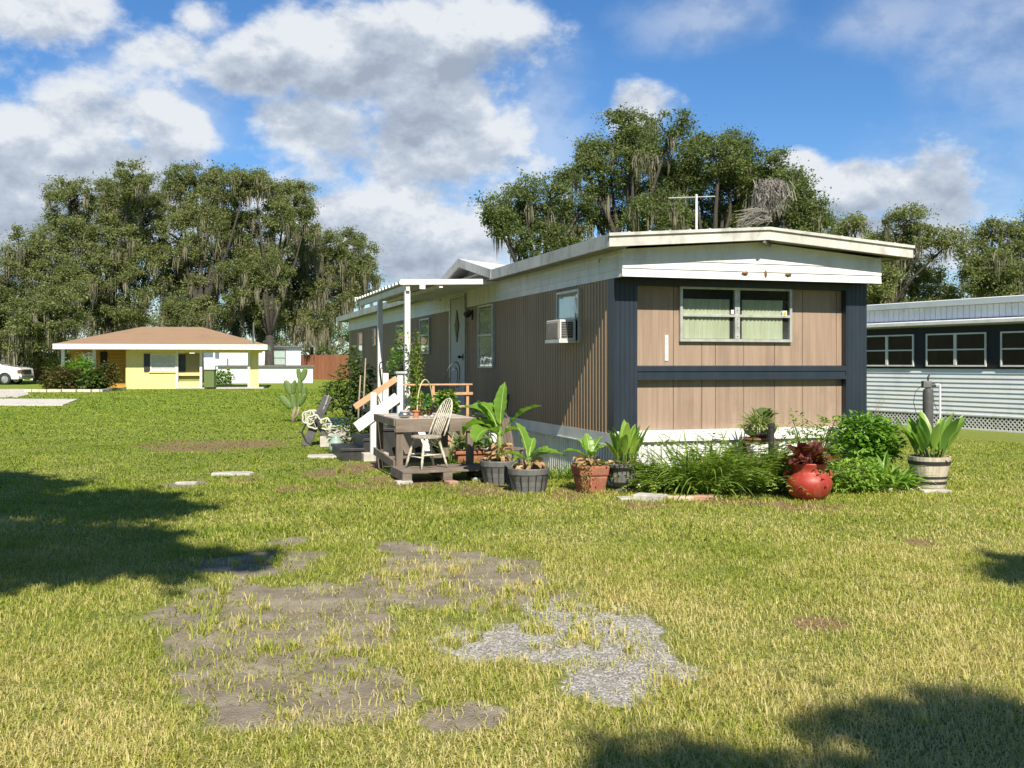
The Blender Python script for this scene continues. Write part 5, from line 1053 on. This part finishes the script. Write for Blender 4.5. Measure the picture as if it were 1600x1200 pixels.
mb = MB(); mb.bx(hx(276), hx(289), .25, .35, 1.0, 2.06); mb.build('dark_panel', m_black, YH); MB().bx(hx(289), hx(311), .3, .4, .95, 2.1).build('tan_blind_screen', mk('tan_bamboo', (.34, .28, .14), (.26, .2, .09), .8, 12, 3, (12, 1, 1)), YH)
mb = MB(); mb.bx(hx(276), hx(313), .2, .42, .0, .42); mb.bx(hx(276), hx(313), .2, .42, .78, .95); mb.build('low_carport_wall', m_yel, YH)
MB().bx(hx(276), hx(312), .43, .5, .42, .78).build('green_hedge_panel', mk('olive_screen', (.16, .20, .05), (.22, .24, .07)), YH)
for px in (276.5, 314, 389): MB().bx(hx(px) - .07, hx(px) + .07, -.05, .1, 0, 2.35).build('carport_post', m_trimw, YH)
MB().bx(hx(390), hx(404), .12, .3, 0, 2.35).build('carport_end_wall', m_yel, YH)
MB().bx(hx(276), hx(412), -.4, D, -.0, .07).build('carport_slab', m_concrete, YH)
MB().bx(hx(105), hx(410), .0, D, 2.36, 2.43).build('ceiling', m_trimw, YH)
MB().bx(hx(197), hx(410), -.02, .12, 2.14, 2.36).build('beam', m_yel, YH)
ya, yb = -1.1, D + .5; xl, xr = hx(83, ya), hx(417, ya); ze = 2.62; zr = 3.78; ym = (ya + yb) / 2; r0, r1 = hx(222, ym), hx(316, ym)
MB().add([(xl, ya, ze), (xr, ya, ze), (xr, yb, ze), (xl, yb, ze), (r0, ym, zr), (r1, ym, zr)], [(0, 1, 5, 4), (1, 2, 5), (2, 3, 4, 5), (3, 0, 4)]).build('hip_roof', m_shin, YH)
mb = MB(); mb.bx(xl, xr, ya - .03, ya, ze - .3, ze); mb.bx(xl, xr, yb, yb + .03, ze - .3, ze); mb.bx(xl - .03, xl, ya, yb, ze - .3, ze); mb.bx(xr, xr + .03, ya, yb, ze - .3, ze); mb.bx(xl, xr, ya, yb, ze - .2, ze - .18); mb.build('fascia', m_trimw, YH)
MB().tube([(hx(397), ya + .3, 2.6), (hx(397), ya + .3, 3.9)], .05, 6).build('vent_pipe', m_greypot, YH)
o = thing('green_wheelie_bin', 'upright dark green bin in the carport of the yellow house', 'bin', at(325, 608, 60)[:2] + (0,)); MB().bx(-.3, .3, .15, .7, .08, 1.1).build('bin', mk('olive_plastic', (.12, .17, .05)), o, bevel=.04); MB().bx(-.32, .32, .1, .74, 1.101, 1.16).build('lid', mk('green_lid', (.14, .19, .06)), o, bevel=.02)
shrub('leafy_shrub', 'small round dark shrub seen through the carport of the yellow house', 'shrub', at(348, 600, 72)[:2] + (0,), [((0, 0, .5), (.7, .5, .55))], 500, .22, .14, m_bush, 31, 'shrubs by the yellow house')
def bigshrub(label, px, py, Y, w_, h_, mt, seed, k=1500):
    x = (px - 800) / 1600 * Y; shrub('leafy_shrub', label, 'shrub', (x, Y, 0), [((0, 0, h_ * .5), (w_ * .5, w_ * .4, h_ * .5)), ((w_ * .15, 0, h_ * .68), (w_ * .3, w_ * .3, h_ * .32)), ((-w_ * .2, 0, h_ * .35), (w_ * .36, w_ * .3, h_ * .35))], k, .17, .11, mt, seed, 'shrubs by the yellow house')
bigshrub('tall bright shrub in the middle of the bed before the yellow house entry', 122, 0, 57, 1.9, 1.9, m_bush, 41)
bigshrub('dark reddish shrub at the left end of the yellow house bed', 88, 0, 56.5, 1.5, 1.35, m_croton, 42)
bigshrub('dark round shrub in front of the white porch column', 105, 0, 55.5, 1.7, 1.2, m_croton, 43)
bigshrub('low dark shrub right of the tall bright one by the entry', 143, 0, 55.5, 1.5, 1.15, m_darkshrub, 44)
bigshrub('reddish topped shrub nearest the ochre entry wall', 165, 0, 56, 1.5, 1.6, m_croton, 45)
# kerb of the bed
mb = MB(); x0, y0, _ = at(35, 0, 53); x1 = at(158, 0, 53.5)[0]
for k in range(10): a = x0 + (x1 - x0) * k / 10; mb.bx(a, a + (x1 - x0) / 10 - .03, 53.2 + .08 * math.sin(k * 3), 53.42 + .08 * math.sin(k * 3), 0, .16)
kb = mb.build('flower_bed_kerb', mk('cream_stone', (.60, .55, .44), (.50, .44, .34), .9, 4), None, bevel=.02); props(kb, 'pale stone kerb in front of the shrubs of the yellow house', 'kerb')
mb = MB(); mb.bar((x1, 53.4, .07), (at(190, 0, 59)[0], 59.5, .07), .2, .14); mb.build('flower_bed_kerb', m_concrete); props(sc.objects[-1] if False else bpy.data.objects['flower_bed_kerb.001'], 'pale angled kerb running back to the ochre entry wall of the yellow house', 'kerb')
mb = MB(); P = [gp(-500, 621), gp(28, 621), gp(45, 617), gp(40, 608.5), gp(-700, 607)]; mb.prism([(p[0], p[1]) for p in P], 'z', -.05, .03); dv = mb.build('driveway', mk('driveway_concrete', (.56, .53, .47), (.48, .45, .40), .9, .6, 8)); props(dv, kind='structure')  # pale concrete in its own colour, two close tones mixed by noise
mb = MB(); P = [gp(-500, 634), gp(98, 634), gp(122, 624.5), gp(-400, 623)]; mb.prism([(p[0], p[1]) for p in P], 'z', -.05, .034); dv = mb.build('driveway', bpy.data.materials['driveway_concrete']); props(dv, kind='structure')
# ================================================================ white building, fences, shed
WO = (at(316, 0, 80)[0], 80.); WB = thing('white_house', 'white flat roofed house with a grey trimmed window behind the yellow house carport', 'house', (WO[0], WO[1], 0), YR)
def wx(px): return ray(px, WO, YR)
m_wh = mk('bright_white_wall', (.80, .80, .79), (.74, .74, .73), .7, 1.5, 4)
MB().bx(wx(270), wx(470), 0, 7, 0, 2.78).build('wall', m_wh, WB); MB().bx(wx(268), wx(472), -.3, 7.3, 2.785, 2.9).build('roof', m_greypot, WB)
mb = MB(); winframe(mb, 'u', wx(425), wx(447), 1.35, 2.6, 0, .08, .06, 1.95); f_ = mb.build('window', m_greypot, WB); MB().bx(wx(425) + .05, wx(447) - .05, -.03, -.02, 1.4, 2.55).build('pane', mk('pale_green_blind', (.36, .46, .40)), f_)
for a, b_, z0, z1 in ((318, 333, 2.0, 2.5), (336, 343, 1.9, 2.5), (336, 346, .9, 1.35)):
    mb = MB(); mb.bx(wx(a), wx(b_), -.04, -.001, z0, z1); mb.build('window', mk('grey_blue_window', (.10, .15, .20)), WB)
MB().bx(wx(355), wx(357), -.06, -.001, .45, 1.9).build('downpipe', m_black, WB)
MB().bx(wx(348) - .3, wx(484) + .2, -2.5, -.4, 0, 1.25).build('low_annex_wall', m_wh, WB); MB().bx(wx(350) - .3, wx(486) + .2, -2.7, -.35, 1.255, 1.37).build('annex_roof', m_greypot, WB)
m_fence = mk('red_brown_fence_boards', (.27, .11, .055), (.21, .085, .045), .85, 4, 6, (3, 3, .3), bump=.3, island=.12)
def fence(name, label, p0, p1, h_, zb):
    o = thing(name, label, 'fence', (p0[0], p0[1], zb), math.atan2(p1[1] - p0[1], p1[0] - p0[0])); L_ = math.dist(p0, p1); mb = MB(); k = int(L_ / .15); rr = random.Random(int(L_))
    for i in range(k): mb.bx(i * .15, i * .15 + .142, rr.uniform(-.006, .006), .03, 0, h_ + rr.uniform(-.03, .03))
    mb.build('boards', m_fence, o)
    for i in range(int(L_ / 2.4) + 1): MB().bx(i * 2.4, i * 2.4 + .1, .036, .13, 0, h_ + .05).build('fence_post', m_fence, o)
fence('wooden_fence', 'red brown board fence right of the white house below the trees', at(440, 0, 91)[:2], at(560, 0, 87)[:2], 2.2, .05)
fence('wooden_fence', 'red brown board fence left of the yellow house', at(52, 0, 84)[:2], at(108, 0, 86)[:2], 2.3, 0)
o = thing('utility_post', 'slim pole standing behind the red brown fence on the right of the white house', 'post', at(487, 0, 93)[:2] + (.1,)); MB().tube([(0, 0, 0), (0, 0, 2.9)], .15, 8).build('pole', m_bark, o); MB().bx(-.3, .3, -.05, .05, 2.5, 2.6).build('crossarm', m_bark, o)
SH = thing('garden_shed', 'small white gable shed behind the parked white van', 'shed', at(22, 0, 88)[:2] + (0,), 0); MB().prism([(0, 0), (1.7, 0), (1.7, 1.7), (.85, 2.2), (0, 1.7)], 'y', 0, 3).build('wall', m_wh, SH); MB().prism([(-.15, 1.62), (.85, 2.22), (1.85, 1.62), (1.85, 1.72), (.85, 2.34), (-.15, 1.72)], 'y', -.15, 3.2).build('roof', m_greypot, SH)
MB().bx(.9, 1.4, -.03, -.001, .1, 1.2).build('door', mk('grey_blue_door', (.12, .15, .17)), SH)
# ================================================================ white van, front end in view
VN = thing('white_van', 'white pickup van parked at the left edge with its front end showing', 'van', at(-62, 0, 72)[:2] + (0,), 0)
m_vp = mk('white_car_paint', (.80, .80, .80), None, .25, coat=.6); m_tyre = mk('tyre_rubber', (.015, .015, .016), (.03, .03, .03), .8)
mb = MB(); prof_ = [(-3.2, .38), (4.05, .38), (4.25, .5), (4.28, .85), (4.2, 1.12), (4.0, 1.22), (3.1, 1.33), (2.85, 1.40), (2.0, 1.93), (1.6, 1.97), (-.2, 1.97), (-.4, 1.3), (-3.2, 1.28)]
# wheel arches cut in the outline
def arch(cx_, r=.47): return [(cx_ + r * math.cos(a), .38 + r * math.sin(a)) for a in [i * PI / 8 for i in range(8, -1, -1)]]
pr2 = [(-3.2, .38)] + arch(-2.0) + arch(3.1) + prof_[1:]
mb.prism(pr2, 'y', 0, 1.95); mb.build('body', m_vp, VN, bevel=.04)
mb = MB(); mb.prism([(2.55, 1.50), (1.98, 1.86), (1.1, 1.86), (1.1, 1.42), (2.5, 1.42)], 'y', -.012, -.002); mb.prism([(1.0, 1.86), (.05, 1.86), (-.1, 1.42), (1.0, 1.42)], 'y', -.012, -.002); mb.build('side_window', m_black, VN)
mb = MB(); mb.add([(2.84, .1, 1.43), (2.84, 1.85, 1.43), (2.06, 1.75, 1.92), (2.06, .2, 1.92)], [(0, 1, 2, 3)]); mb.build('windscreen', m_dglass, VN)
MB().bx(4.10, 4.33, -.02, 1.97, .42, .66).build('bumper', mk('chrome', (.6, .6, .6), None, .2, metal=.9), VN, bevel=.04)
MB().bx(4.0, 4.30, -.012, .40, .78, 1.06).build('headlight', mk('smoked_lens', (.08, .06, .05), (.16, .08, .05), .15), VN, bevel=.03)
MB().bx(4.20, 4.30, .42, 1.5, .72, 1.08).build('grille', m_black, VN, bevel=.01)
for cx_ in (-2.0, 3.1):
    for y in (.02, 1.68):
        w_ = link(bpy.data.objects.new('wheel', None)); w_.parent = VN; w_.location = (cx_, y, .40)
        mb = MB(); ring = [(.25, -.0), (.36, -.01), (.40, .03), (.40, .21), (.36, .25), (.25, .24)]; n = 24
        for r, d in ring: mb.v += [(r * math.cos(2 * PI * k / n), d, r * math.sin(2 * PI * k / n)) for k in range(n)]
        for i in range(5): mb.f += [(i * n + k, i * n + (k + 1) % n, (i + 1) * n + (k + 1) % n, (i + 1) * n + k) for k in range(n)]; mb.m += [0] * n
        mb.build('tyre', m_tyre, w_, smooth_=True)
        mb = MB(); mb.tube([(0, .03, 0), (0, .2, 0)], .25, 20)
        for k in range(5): a = k * 1.2566; mb.bar((.05 * math.cos(a), .01, .05 * math.sin(a)), (.24 * math.cos(a), .02, .24 * math.sin(a)), .05, .03, (0, 1, 0))
        mb.build('rim', mk('alloy', (.55, .55, .55), None, .3, metal=.7), w_)

# ================================================================ trees
def pxblob(px, py, rx, ry, Y, dy=0.): x, _, z = at(px, py, Y); k = Y / 1600; return (x, Y + dy, z, rx * k, max(rx, ry) * k * .9, ry * k)
def oak(name, label, base, blobs_, mt, seed, leaf=.2, dens=1., moss=.5, trunk=.38, group='live oaks', mossm=m_moss, moss_len=1.8, clump=1.):
    """trunk, limbs to every crown mass, twig clumps in each mass, leaves round each twig end; Spanish moss under the clumps"""
    r_ = np.random.default_rng(seed); rr = random.Random(seed); o = thing(name, label, 'tree', base, 0, group); B = Vector(base)
    tops = [Vector(b_[:3]) - B for b_ in blobs_]; c_ = sum(tops, Vector()) / len(tops); zf = max(1.5, min(c_.z * .45, min(t_.z for t_ in tops) * .9))
    fork = Vector((c_.x * .25, c_.y * .25, zf)); mb = MB(); mb.tube([(0, 0, -.2), (.05, 0, zf * .4), tuple(fork)], [trunk * 1.3, trunk, trunk * .8], 10); mb.build('trunk', m_bark, o, smooth_=True)
    lim = MB(); P_ = []; MS = []
    for bi, b_ in enumerate(blobs_):
        t_ = tops[bi]; mid = fork.lerp(t_, .5) + Vector((rr.gauss(0, .3), rr.gauss(0, .3), rr.uniform(.0, .8))); lr = trunk * .42 * min(1.2, .5 + b_[3] / 4)
        lim.tube([fork, fork.lerp(mid, .5) + Vector((0, 0, .2)), mid, t_], [lr * 1.2, lr, lr * .7, lr * .3], 7)
        nc = max(6, int(9 * (b_[3] * b_[4] * b_[5]) ** .667 * 1.3 / clump ** 2))
        for k in range(nc):
            d = Vector((rr.gauss(0, 1), rr.gauss(0, 1), rr.gauss(0, 1))).normalized(); q = (.35 + .65 * rr.random() ** .5) * (.86 + .3 * rr.random() ** 2); e_ = t_ + Vector((d.x * b_[3] * q, d.y * b_[4] * q, d.z * b_[5] * q))
            if k % 2 == 0: m_ = t_.lerp(e_, .5) + Vector((rr.gauss(0, .2), rr.gauss(0, .2), -.1)); lim.tube([t_.lerp(fork, .1 * rr.random()), m_, e_], [lr * .3, lr * .18, .02], 4)
            s_ = rr.uniform(.35, .8) * clump; kk = int(rr.uniform(100, 190) * dens * (1.7 if leaf < .22 and moss > 0 else 1))
            g_ = r_.normal(0, 1, (kk, 3)); g_ /= np.linalg.norm(g_, axis=1)[:, None]; g_ *= (r_.random((kk, 1)) ** .45) * np.where(r_.random((kk, 1)) < .35, 1.55, 1.) * np.array([s_, s_, s_ * .62]) * (1 + .35 * np.sin(g_[:, :1] * 6 + seed + k)); P_.append(g_ + np.array(e_))
            if rr.random() < moss * .65 and d.z < .35: MS.append((e_ - Vector((0, 0, s_ * .3)), s_))
    lim.build('limbs', m_bark, o, smooth_=True)
    P_ = np.concatenate(P_); P_ = P_[P_[:, 2] > .1]; k = len(P_); az_ = r_.random(k) * 6.283; el_ = r_.normal(.1, .6, k); tw = r_.random(k) * 3.14; L_ = leaf * (.8 if moss > 0 else 1) * (.5 + .9 * r_.random(k)); Wd = L_ * (.35 + .3 * r_.random(k))
    d = np.stack([np.cos(az_) * np.cos(el_), np.sin(az_) * np.cos(el_), np.sin(el_)], 1); s_ = np.stack([-np.sin(az_), np.cos(az_), 0 * az_], 1); u_ = np.cross(d, s_); s_ = s_ * np.cos(tw)[:, None] + u_ * np.sin(tw)[:, None]
    V_ = np.stack([P_ - d * L_[:, None] * .5, P_ + s_ * Wd[:, None] * .5, P_ + d * L_[:, None] * .5, P_ - s_ * Wd[:, None] * .5], 1).reshape(-1, 3); b = np.arange(k) * 4
    npmesh('crown', V_, [np.stack([b, b + 1, b + 2, b + 3], 1)], mt, o)
    if MS:
        vs = []
        for e_, s_ in MS:
            m = rr.randint(22, 40)
            for i in range(m):
                dx = rr.gauss(0, 1); x = e_.x + dx * s_ * .34; y = e_.y + rr.gauss(0, s_ * .34); z = e_.z + rr.uniform(-.2, .3); ln = rr.uniform(.6, 1.) * math.exp(-dx * dx * .45) * moss_len * (.5 + s_ * .6); w_ = rr.uniform(.03, .075) * (leaf / .2); a = rr.random() * 3.14; cx_ = math.cos(a) * w_; sy_ = math.sin(a) * w_; j = rr.gauss(0, .08)
                vs += [(x - cx_ * .5, y - sy_ * .5, z), (x + cx_ * .5, y + sy_ * .5, z), (x + cx_ * .6 + j, y + sy_ * .6, z - ln * .5), (x - cx_ * .6 + j, y - sy_ * .6, z - ln * .5), (x + j * .6, y, z - ln)]
        vs = np.array(vs); b = np.arange(len(vs) // 5) * 5; npmesh('spanish_moss', vs, [np.stack([b, b + 1, b + 2, b + 3], 1), np.stack([b + 3, b + 2, b + 4], 1)], mossm, o)
    return o
def PB(lst, Y): return [pxblob(a, b_, c_, d, Y, rnd.uniform(-2.5, 2.5)) for a, b_, c_, d in lst]
Yt = 80
oak('live_oak', 'moss draped live oak at the far left edge above the parked van', at(10, 600, Yt)[:2] + (0,), PB([(35, 395, 38, 38), (5, 450, 60, 55), (75, 440, 50, 45), (20, 510, 60, 55), (90, 505, 50, 45), (-60, 430, 60, 60), (70, 550, 40, 28), (-30, 540, 60, 50), (110, 470, 40, 50)], Yt - 4), m_oak, 1, moss=.5)
oak('live_oak', 'tall live oak rising over the left end of the yellow house roof', at(170, 600, Yt)[:2] + (0,), PB([(125, 320, 42, 38), (180, 300, 45, 32), (110, 375, 36, 42), (170, 365, 60, 42), (215, 340, 40, 55), (150, 430, 65, 45), (215, 430, 45, 60), (110, 460, 40, 45), (180, 490, 60, 35), (225, 285, 32, 26)], Yt), m_oak, 2, moss=.55)
oak('live_oak', 'tallest live oak with heavy grey moss behind the middle of the yellow house', at(310, 600, Yt)[:2] + (0,), PB([(290, 268, 42, 24), (340, 280, 36, 28), (265, 300, 30, 38), (330, 330, 50, 45), (285, 370, 42, 45), (360, 370, 45, 45), (310, 430, 60, 45), (260, 430, 36, 45), (370, 440, 36, 55), (310, 490, 60, 35), (395, 285, 30, 22)], Yt + 2), m_oak, 3, moss=.7)
oak('live_oak', 'live oak whose thin upper boughs reach right above the yellow house chimney end', at(420, 600, Yt)[:2] + (0,), PB([(425, 480, 28, 36), (412, 520, 26, 26), (430, 425, 34, 36), (400, 450, 22, 26), (410, 300, 34, 26), (455, 310, 36, 30), (430, 345, 42, 30), (400, 390, 36, 34), (470, 345, 24, 24), (445, 290, 24, 18), (405, 440, 30, 36)], Yt + 4), m_oak, 4, moss=.4)
oak('live_oak', 'wide spreading live oak with long moss beside the white house', at(385, 600, 92)[:2] + (0,), PB([(405, 480, 30, 30), (385, 500, 30, 22), (440, 400, 40, 30), (500, 385, 44, 25), (545, 370, 22, 18), (570, 400, 24, 22), (530, 415, 50, 30), (460, 445, 45, 34), (520, 460, 45, 34), (420, 470, 34, 30), (565, 440, 25, 25), (455, 490, 40, 22), (500, 500, 34, 20)], 91), m_oak, 5, moss=.85, moss_len=2.8)
Yr = 48
oak('live_oak', 'rounded live oak left of the others above the porch gable', at(830, 600, Yr)[:2] + (0,), PB([(800, 320, 36, 28), (850, 325, 45, 30), (790, 360, 32, 28), (840, 375, 50, 36), (885, 340, 28, 40), (880, 390, 34, 26), (815, 300, 26, 18), (905, 330, 30, 34), (770, 340, 22, 20), (860, 300, 24, 18)], Yr), m_oak2, 6, leaf=.15, moss=.25, trunk=.4, clump=.8)
oak('live_oak', 'tallest live oak directly behind the roof of the brown home', at(985, 600, Yr)[:2] + (0,), PB([(1010, 190, 36, 26), (1040, 215, 22, 30), (970, 205, 28, 22), (930, 240, 34, 28), (915, 280, 32, 34), (975, 250, 40, 34), (1020, 275, 46, 42), (950, 320, 42, 40), (1010, 345, 60, 36), (1055, 320, 34, 46), (1070, 260, 28, 30), (1000, 230, 34, 30), (950, 285, 40, 34), (1045, 290, 36, 40), (900, 260, 22, 24)], Yr + 2), m_oak2, 7, leaf=.15, moss=.35, trunk=.5, clump=.8)
oak('live_oak', 'upright topped live oak behind the aerial of the brown home', at(1110, 600, Yr)[:2] + (0,), PB([(1095, 215, 26, 26), (1140, 225, 26, 26), (1110, 260, 44, 32), (1160, 255, 28, 28), (1090, 310, 44, 42), (1150, 310, 46, 42), (1120, 350, 60, 26), (1185, 290, 36, 40), (1120, 285, 40, 36), (1075, 280, 26, 34), (1165, 335, 40, 34)], Yr + 4), m_oak2, 8, leaf=.15, moss=.12, trunk=.4, clump=.8)
oak('live_oak', 'live oak with a hanging mass of pale grey dead twigs behind the roof apex', at(1225, 600, Yr)[:2] + (0,), PB([(1220, 255, 24, 22), (1245, 290, 28, 30), (1215, 310, 30, 34), (1265, 335, 38, 26), (1230, 350, 45, 26), (1190, 340, 34, 30), (1190, 275, 30, 28), (1240, 320, 40, 36), (1290, 355, 26, 22), (1225, 280, 24, 30)], Yr + 1), m_oak2, 9, leaf=.15, moss=.15, trunk=.35, clump=.75)
# the pale dead mass hanging in it
o = thing('dead_branch_mass', 'pale grey mass of dead hanging twigs caught in the oak behind the roof apex', 'dead branches', at(1205, 300, Yr - 2)); mb = MB(); rr = random.Random(8); kx = Yr / 1600
for i in range(420):
    x = rr.gauss(0, 11) * kx; z = rr.uniform(0, 20) * kx; ln = rr.uniform(15, 45) * kx; mb.tube([(x, rr.gauss(0, .3), z), (x + rr.gauss(0, .12), rr.gauss(0, .3), z - ln * .5), (x + rr.gauss(-.1, .2), rr.gauss(0, .3), z - ln)], [.016, .014, .006], 3)
for i in range(90):
    a = rr.uniform(-.1, .5); x0 = rr.uniform(-5, 2) * kx; z0 = rr.uniform(-45, -28) * kx; ln = rr.uniform(20, 55) * kx; mb.tube([(x0, 0, z0), (x0 - ln * .5, rr.gauss(0, .3), z0 - ln * .1 * a + rr.gauss(0, .15)), (x0 - ln, rr.gauss(0, .3), z0 - ln * a)], [.018, .014, .008], 3)
mb.build('twigs', mk('dead_grey_twig', (.33, .30, .27), (.22, .2, .18), .9, 6), o)
Yn = 62
oak('live_oak', 'mossy live oak seen between the brown home and the white home', at(1370, 600, Yn)[:2] + (0,), PB([(1345, 350, 34, 22), (1395, 350, 34, 20), (1320, 375, 28, 30), (1370, 390, 48, 34), (1430, 385, 36, 28), (1400, 430, 50, 34), (1350, 440, 50, 34), (1455, 425, 32, 34), (1460, 385, 24, 20), (1310, 430, 34, 40), (1400, 470, 80, 30)], Yn), m_oak, 10, leaf=.17, moss=.5, trunk=.4, clump=.9)
oak('live_oak', 'mossy live oak above the right end of the white home roof', at(1570, 600, Yn)[:2] + (0,), PB([(1565, 355, 28, 20), (1595, 375, 36, 26), (1540, 390, 34, 24), (1575, 410, 46, 30), (1520, 420, 30, 28), (1630, 400, 46, 50), (1540, 445, 50, 28), (1600, 450, 50, 28), (1490, 455, 34, 26), (1640, 340, 30, 30)], Yn - 2), m_oak, 11, leaf=.17, moss=.7, trunk=.4, clump=.9)
oak('live_oak', 'live oak continuing the row beyond the right end of the white home', at(1740, 600, Yn)[:2] + (0,), PB([(1720, 340, 50, 40), (1760, 390, 60, 50), (1700, 420, 50, 40), (1790, 330, 50, 40)], Yn), m_oak, 12, leaf=.2, moss=.4, trunk=.4)
# dense undergrowth behind the houses
def thicket(label, px0, px1, pyt, Y, mt, seed, leaf=.26, n=9, dens=.8, zb=0):
    rr = random.Random(seed); bl = []
    for i in range(n):
        px = px0 + (px1 - px0) * (i + .5) / n + rr.uniform(-6, 6); top = pyt + rr.uniform(-8, 12); hh = (568 - top) / 1600 * Y + 1.5; k = Y / 1600; rx = (px1 - px0) / n * .75 * k
        bl.append(((px - 800) * k, Y + rr.uniform(-1, 1), hh * .72, rx, rx * .8, hh * .3)); bl.append(((px - 800 + rr.uniform(-8, 8)) * k, Y + rr.uniform(-1, 1), hh * .28, rx, rx * .8, hh * .3))
    return oak('thicket_tree', label, ((px0 + px1) / 2 * Y / 1600 - .5 * Y, Y, zb), bl, mt, seed, leaf, dens, .25, .25, 'broad trees filling the gaps behind the houses', clump=1.2)
thicket('low dark tree mass behind the parked van and shed', -60, 110, 505, 96, m_oak, 61)
thicket('low dark tree mass behind the left half of the yellow house', 100, 260, 475, 97, m_oak, 62)
thicket('low dark tree mass behind the right half of the yellow house', 250, 400, 480, 98, m_oak, 63)
thicket('bright green trees between the white house and the brown home', 400, 580, 500, 118, m_under, 64, n=10)
thicket('low trees hidden behind the far end of the brown home', 560, 760, 520, 120, m_oak, 65, dens=.5)
thicket('shrubby trees behind the roofline between brown and white homes', 1290, 1420, 455, 68, m_oak, 66, leaf=.2)
thicket('dark shrubby trees behind the white home roof', 1400, 1660, 450, 68, m_oak, 67, leaf=.2, n=12)
# the two oaks behind the photographer that throw the lawn shadows
def cast(gx, gy, rx, ry, z, rz=.6): return (gx + .22 * z, gy - 1.035 * z, z, rx, ry, rz)
oak('shade_oak', 'large live oak standing left of the lawn whose crown shades the grass', (-10.5, -2.5, 0), [cast(-7.2, 12.6, 2.3, 1.5, 8.2), cast(-5.2, 11.0, 1.7, .9, 8.0), cast(-6.6, 9.4, 2.4, 1.4, 8.0), cast(-4.2, 8.3, 1.6, .7, 8.3), cast(-9, 10.5, 2.5, 2.2, 9), cast(-4.0, 10.4, .7, .4, 8.4, .4), cast(-12, 9, 2.5, 3, 9), cast(-5.6, 7.9, 1.6, .7, 8.0), cast(-3.1, 8.3, .8, .35, 8.0, .4), cast(-3.9, 7.5, 1.5, .5, 7.8, .6), cast(-5.0, 6.9, 1.6, .45, 8, .6), cast(-2.6, 7.9, .7, .3, 8, .4), cast(-5.2, 8.9, 1.5, .8, 8.2)], m_oak, 71, leaf=.19, dens=2.6, moss=0, trunk=.5, group='shade oaks beside the lawn', clump=.55)
oak('shade_oak', 'large live oak standing behind the right of the lawn', (8.5, -7.5, 0), [cast(2.6, 2.9, 1.2, 1.1, 8.0), cast(1.1, 2.9, .9, .6, 7.6), cast(1.7, 3.8, .7, .25, 8.2, .4), cast(4.2, 3.5, 1.6, 1.3, 8.6), cast(7, 2, 2.5, 2.5, 9), cast(3.75, 7.45, .45, .22, 9.4, .3), cast(6.2, 6.4, 1.6, .8, 9)], m_oak, 72, leaf=.17, dens=1.8, moss=0, trunk=.5, group='shade oaks beside the lawn', clump=.5)
# homes and trees of the street behind, as the windows reflect them
for i, (x, y) in enumerate(((-30, -26), (-16, -32), (-2, -36), (13, -34), (27, -30), (40, -22))):
    rr = random.Random(80 + i); oak('street_oak', ('leftmost', 'second', 'third', 'fourth', 'fifth', 'rightmost')[i] + ' broad oak of the row far behind the lawn', (x, y, 0), [(x + rr.uniform(-5, 5), y + rr.uniform(-3, 3), rr.uniform(4, 10), rr.uniform(3, 4.5), 3.2, rr.uniform(1.8, 2.6)) for k in range(9)], m_oak, 80 + i, leaf=.42, dens=.5, moss=0, trunk=.5, group='oaks of the street behind', clump=1.8)
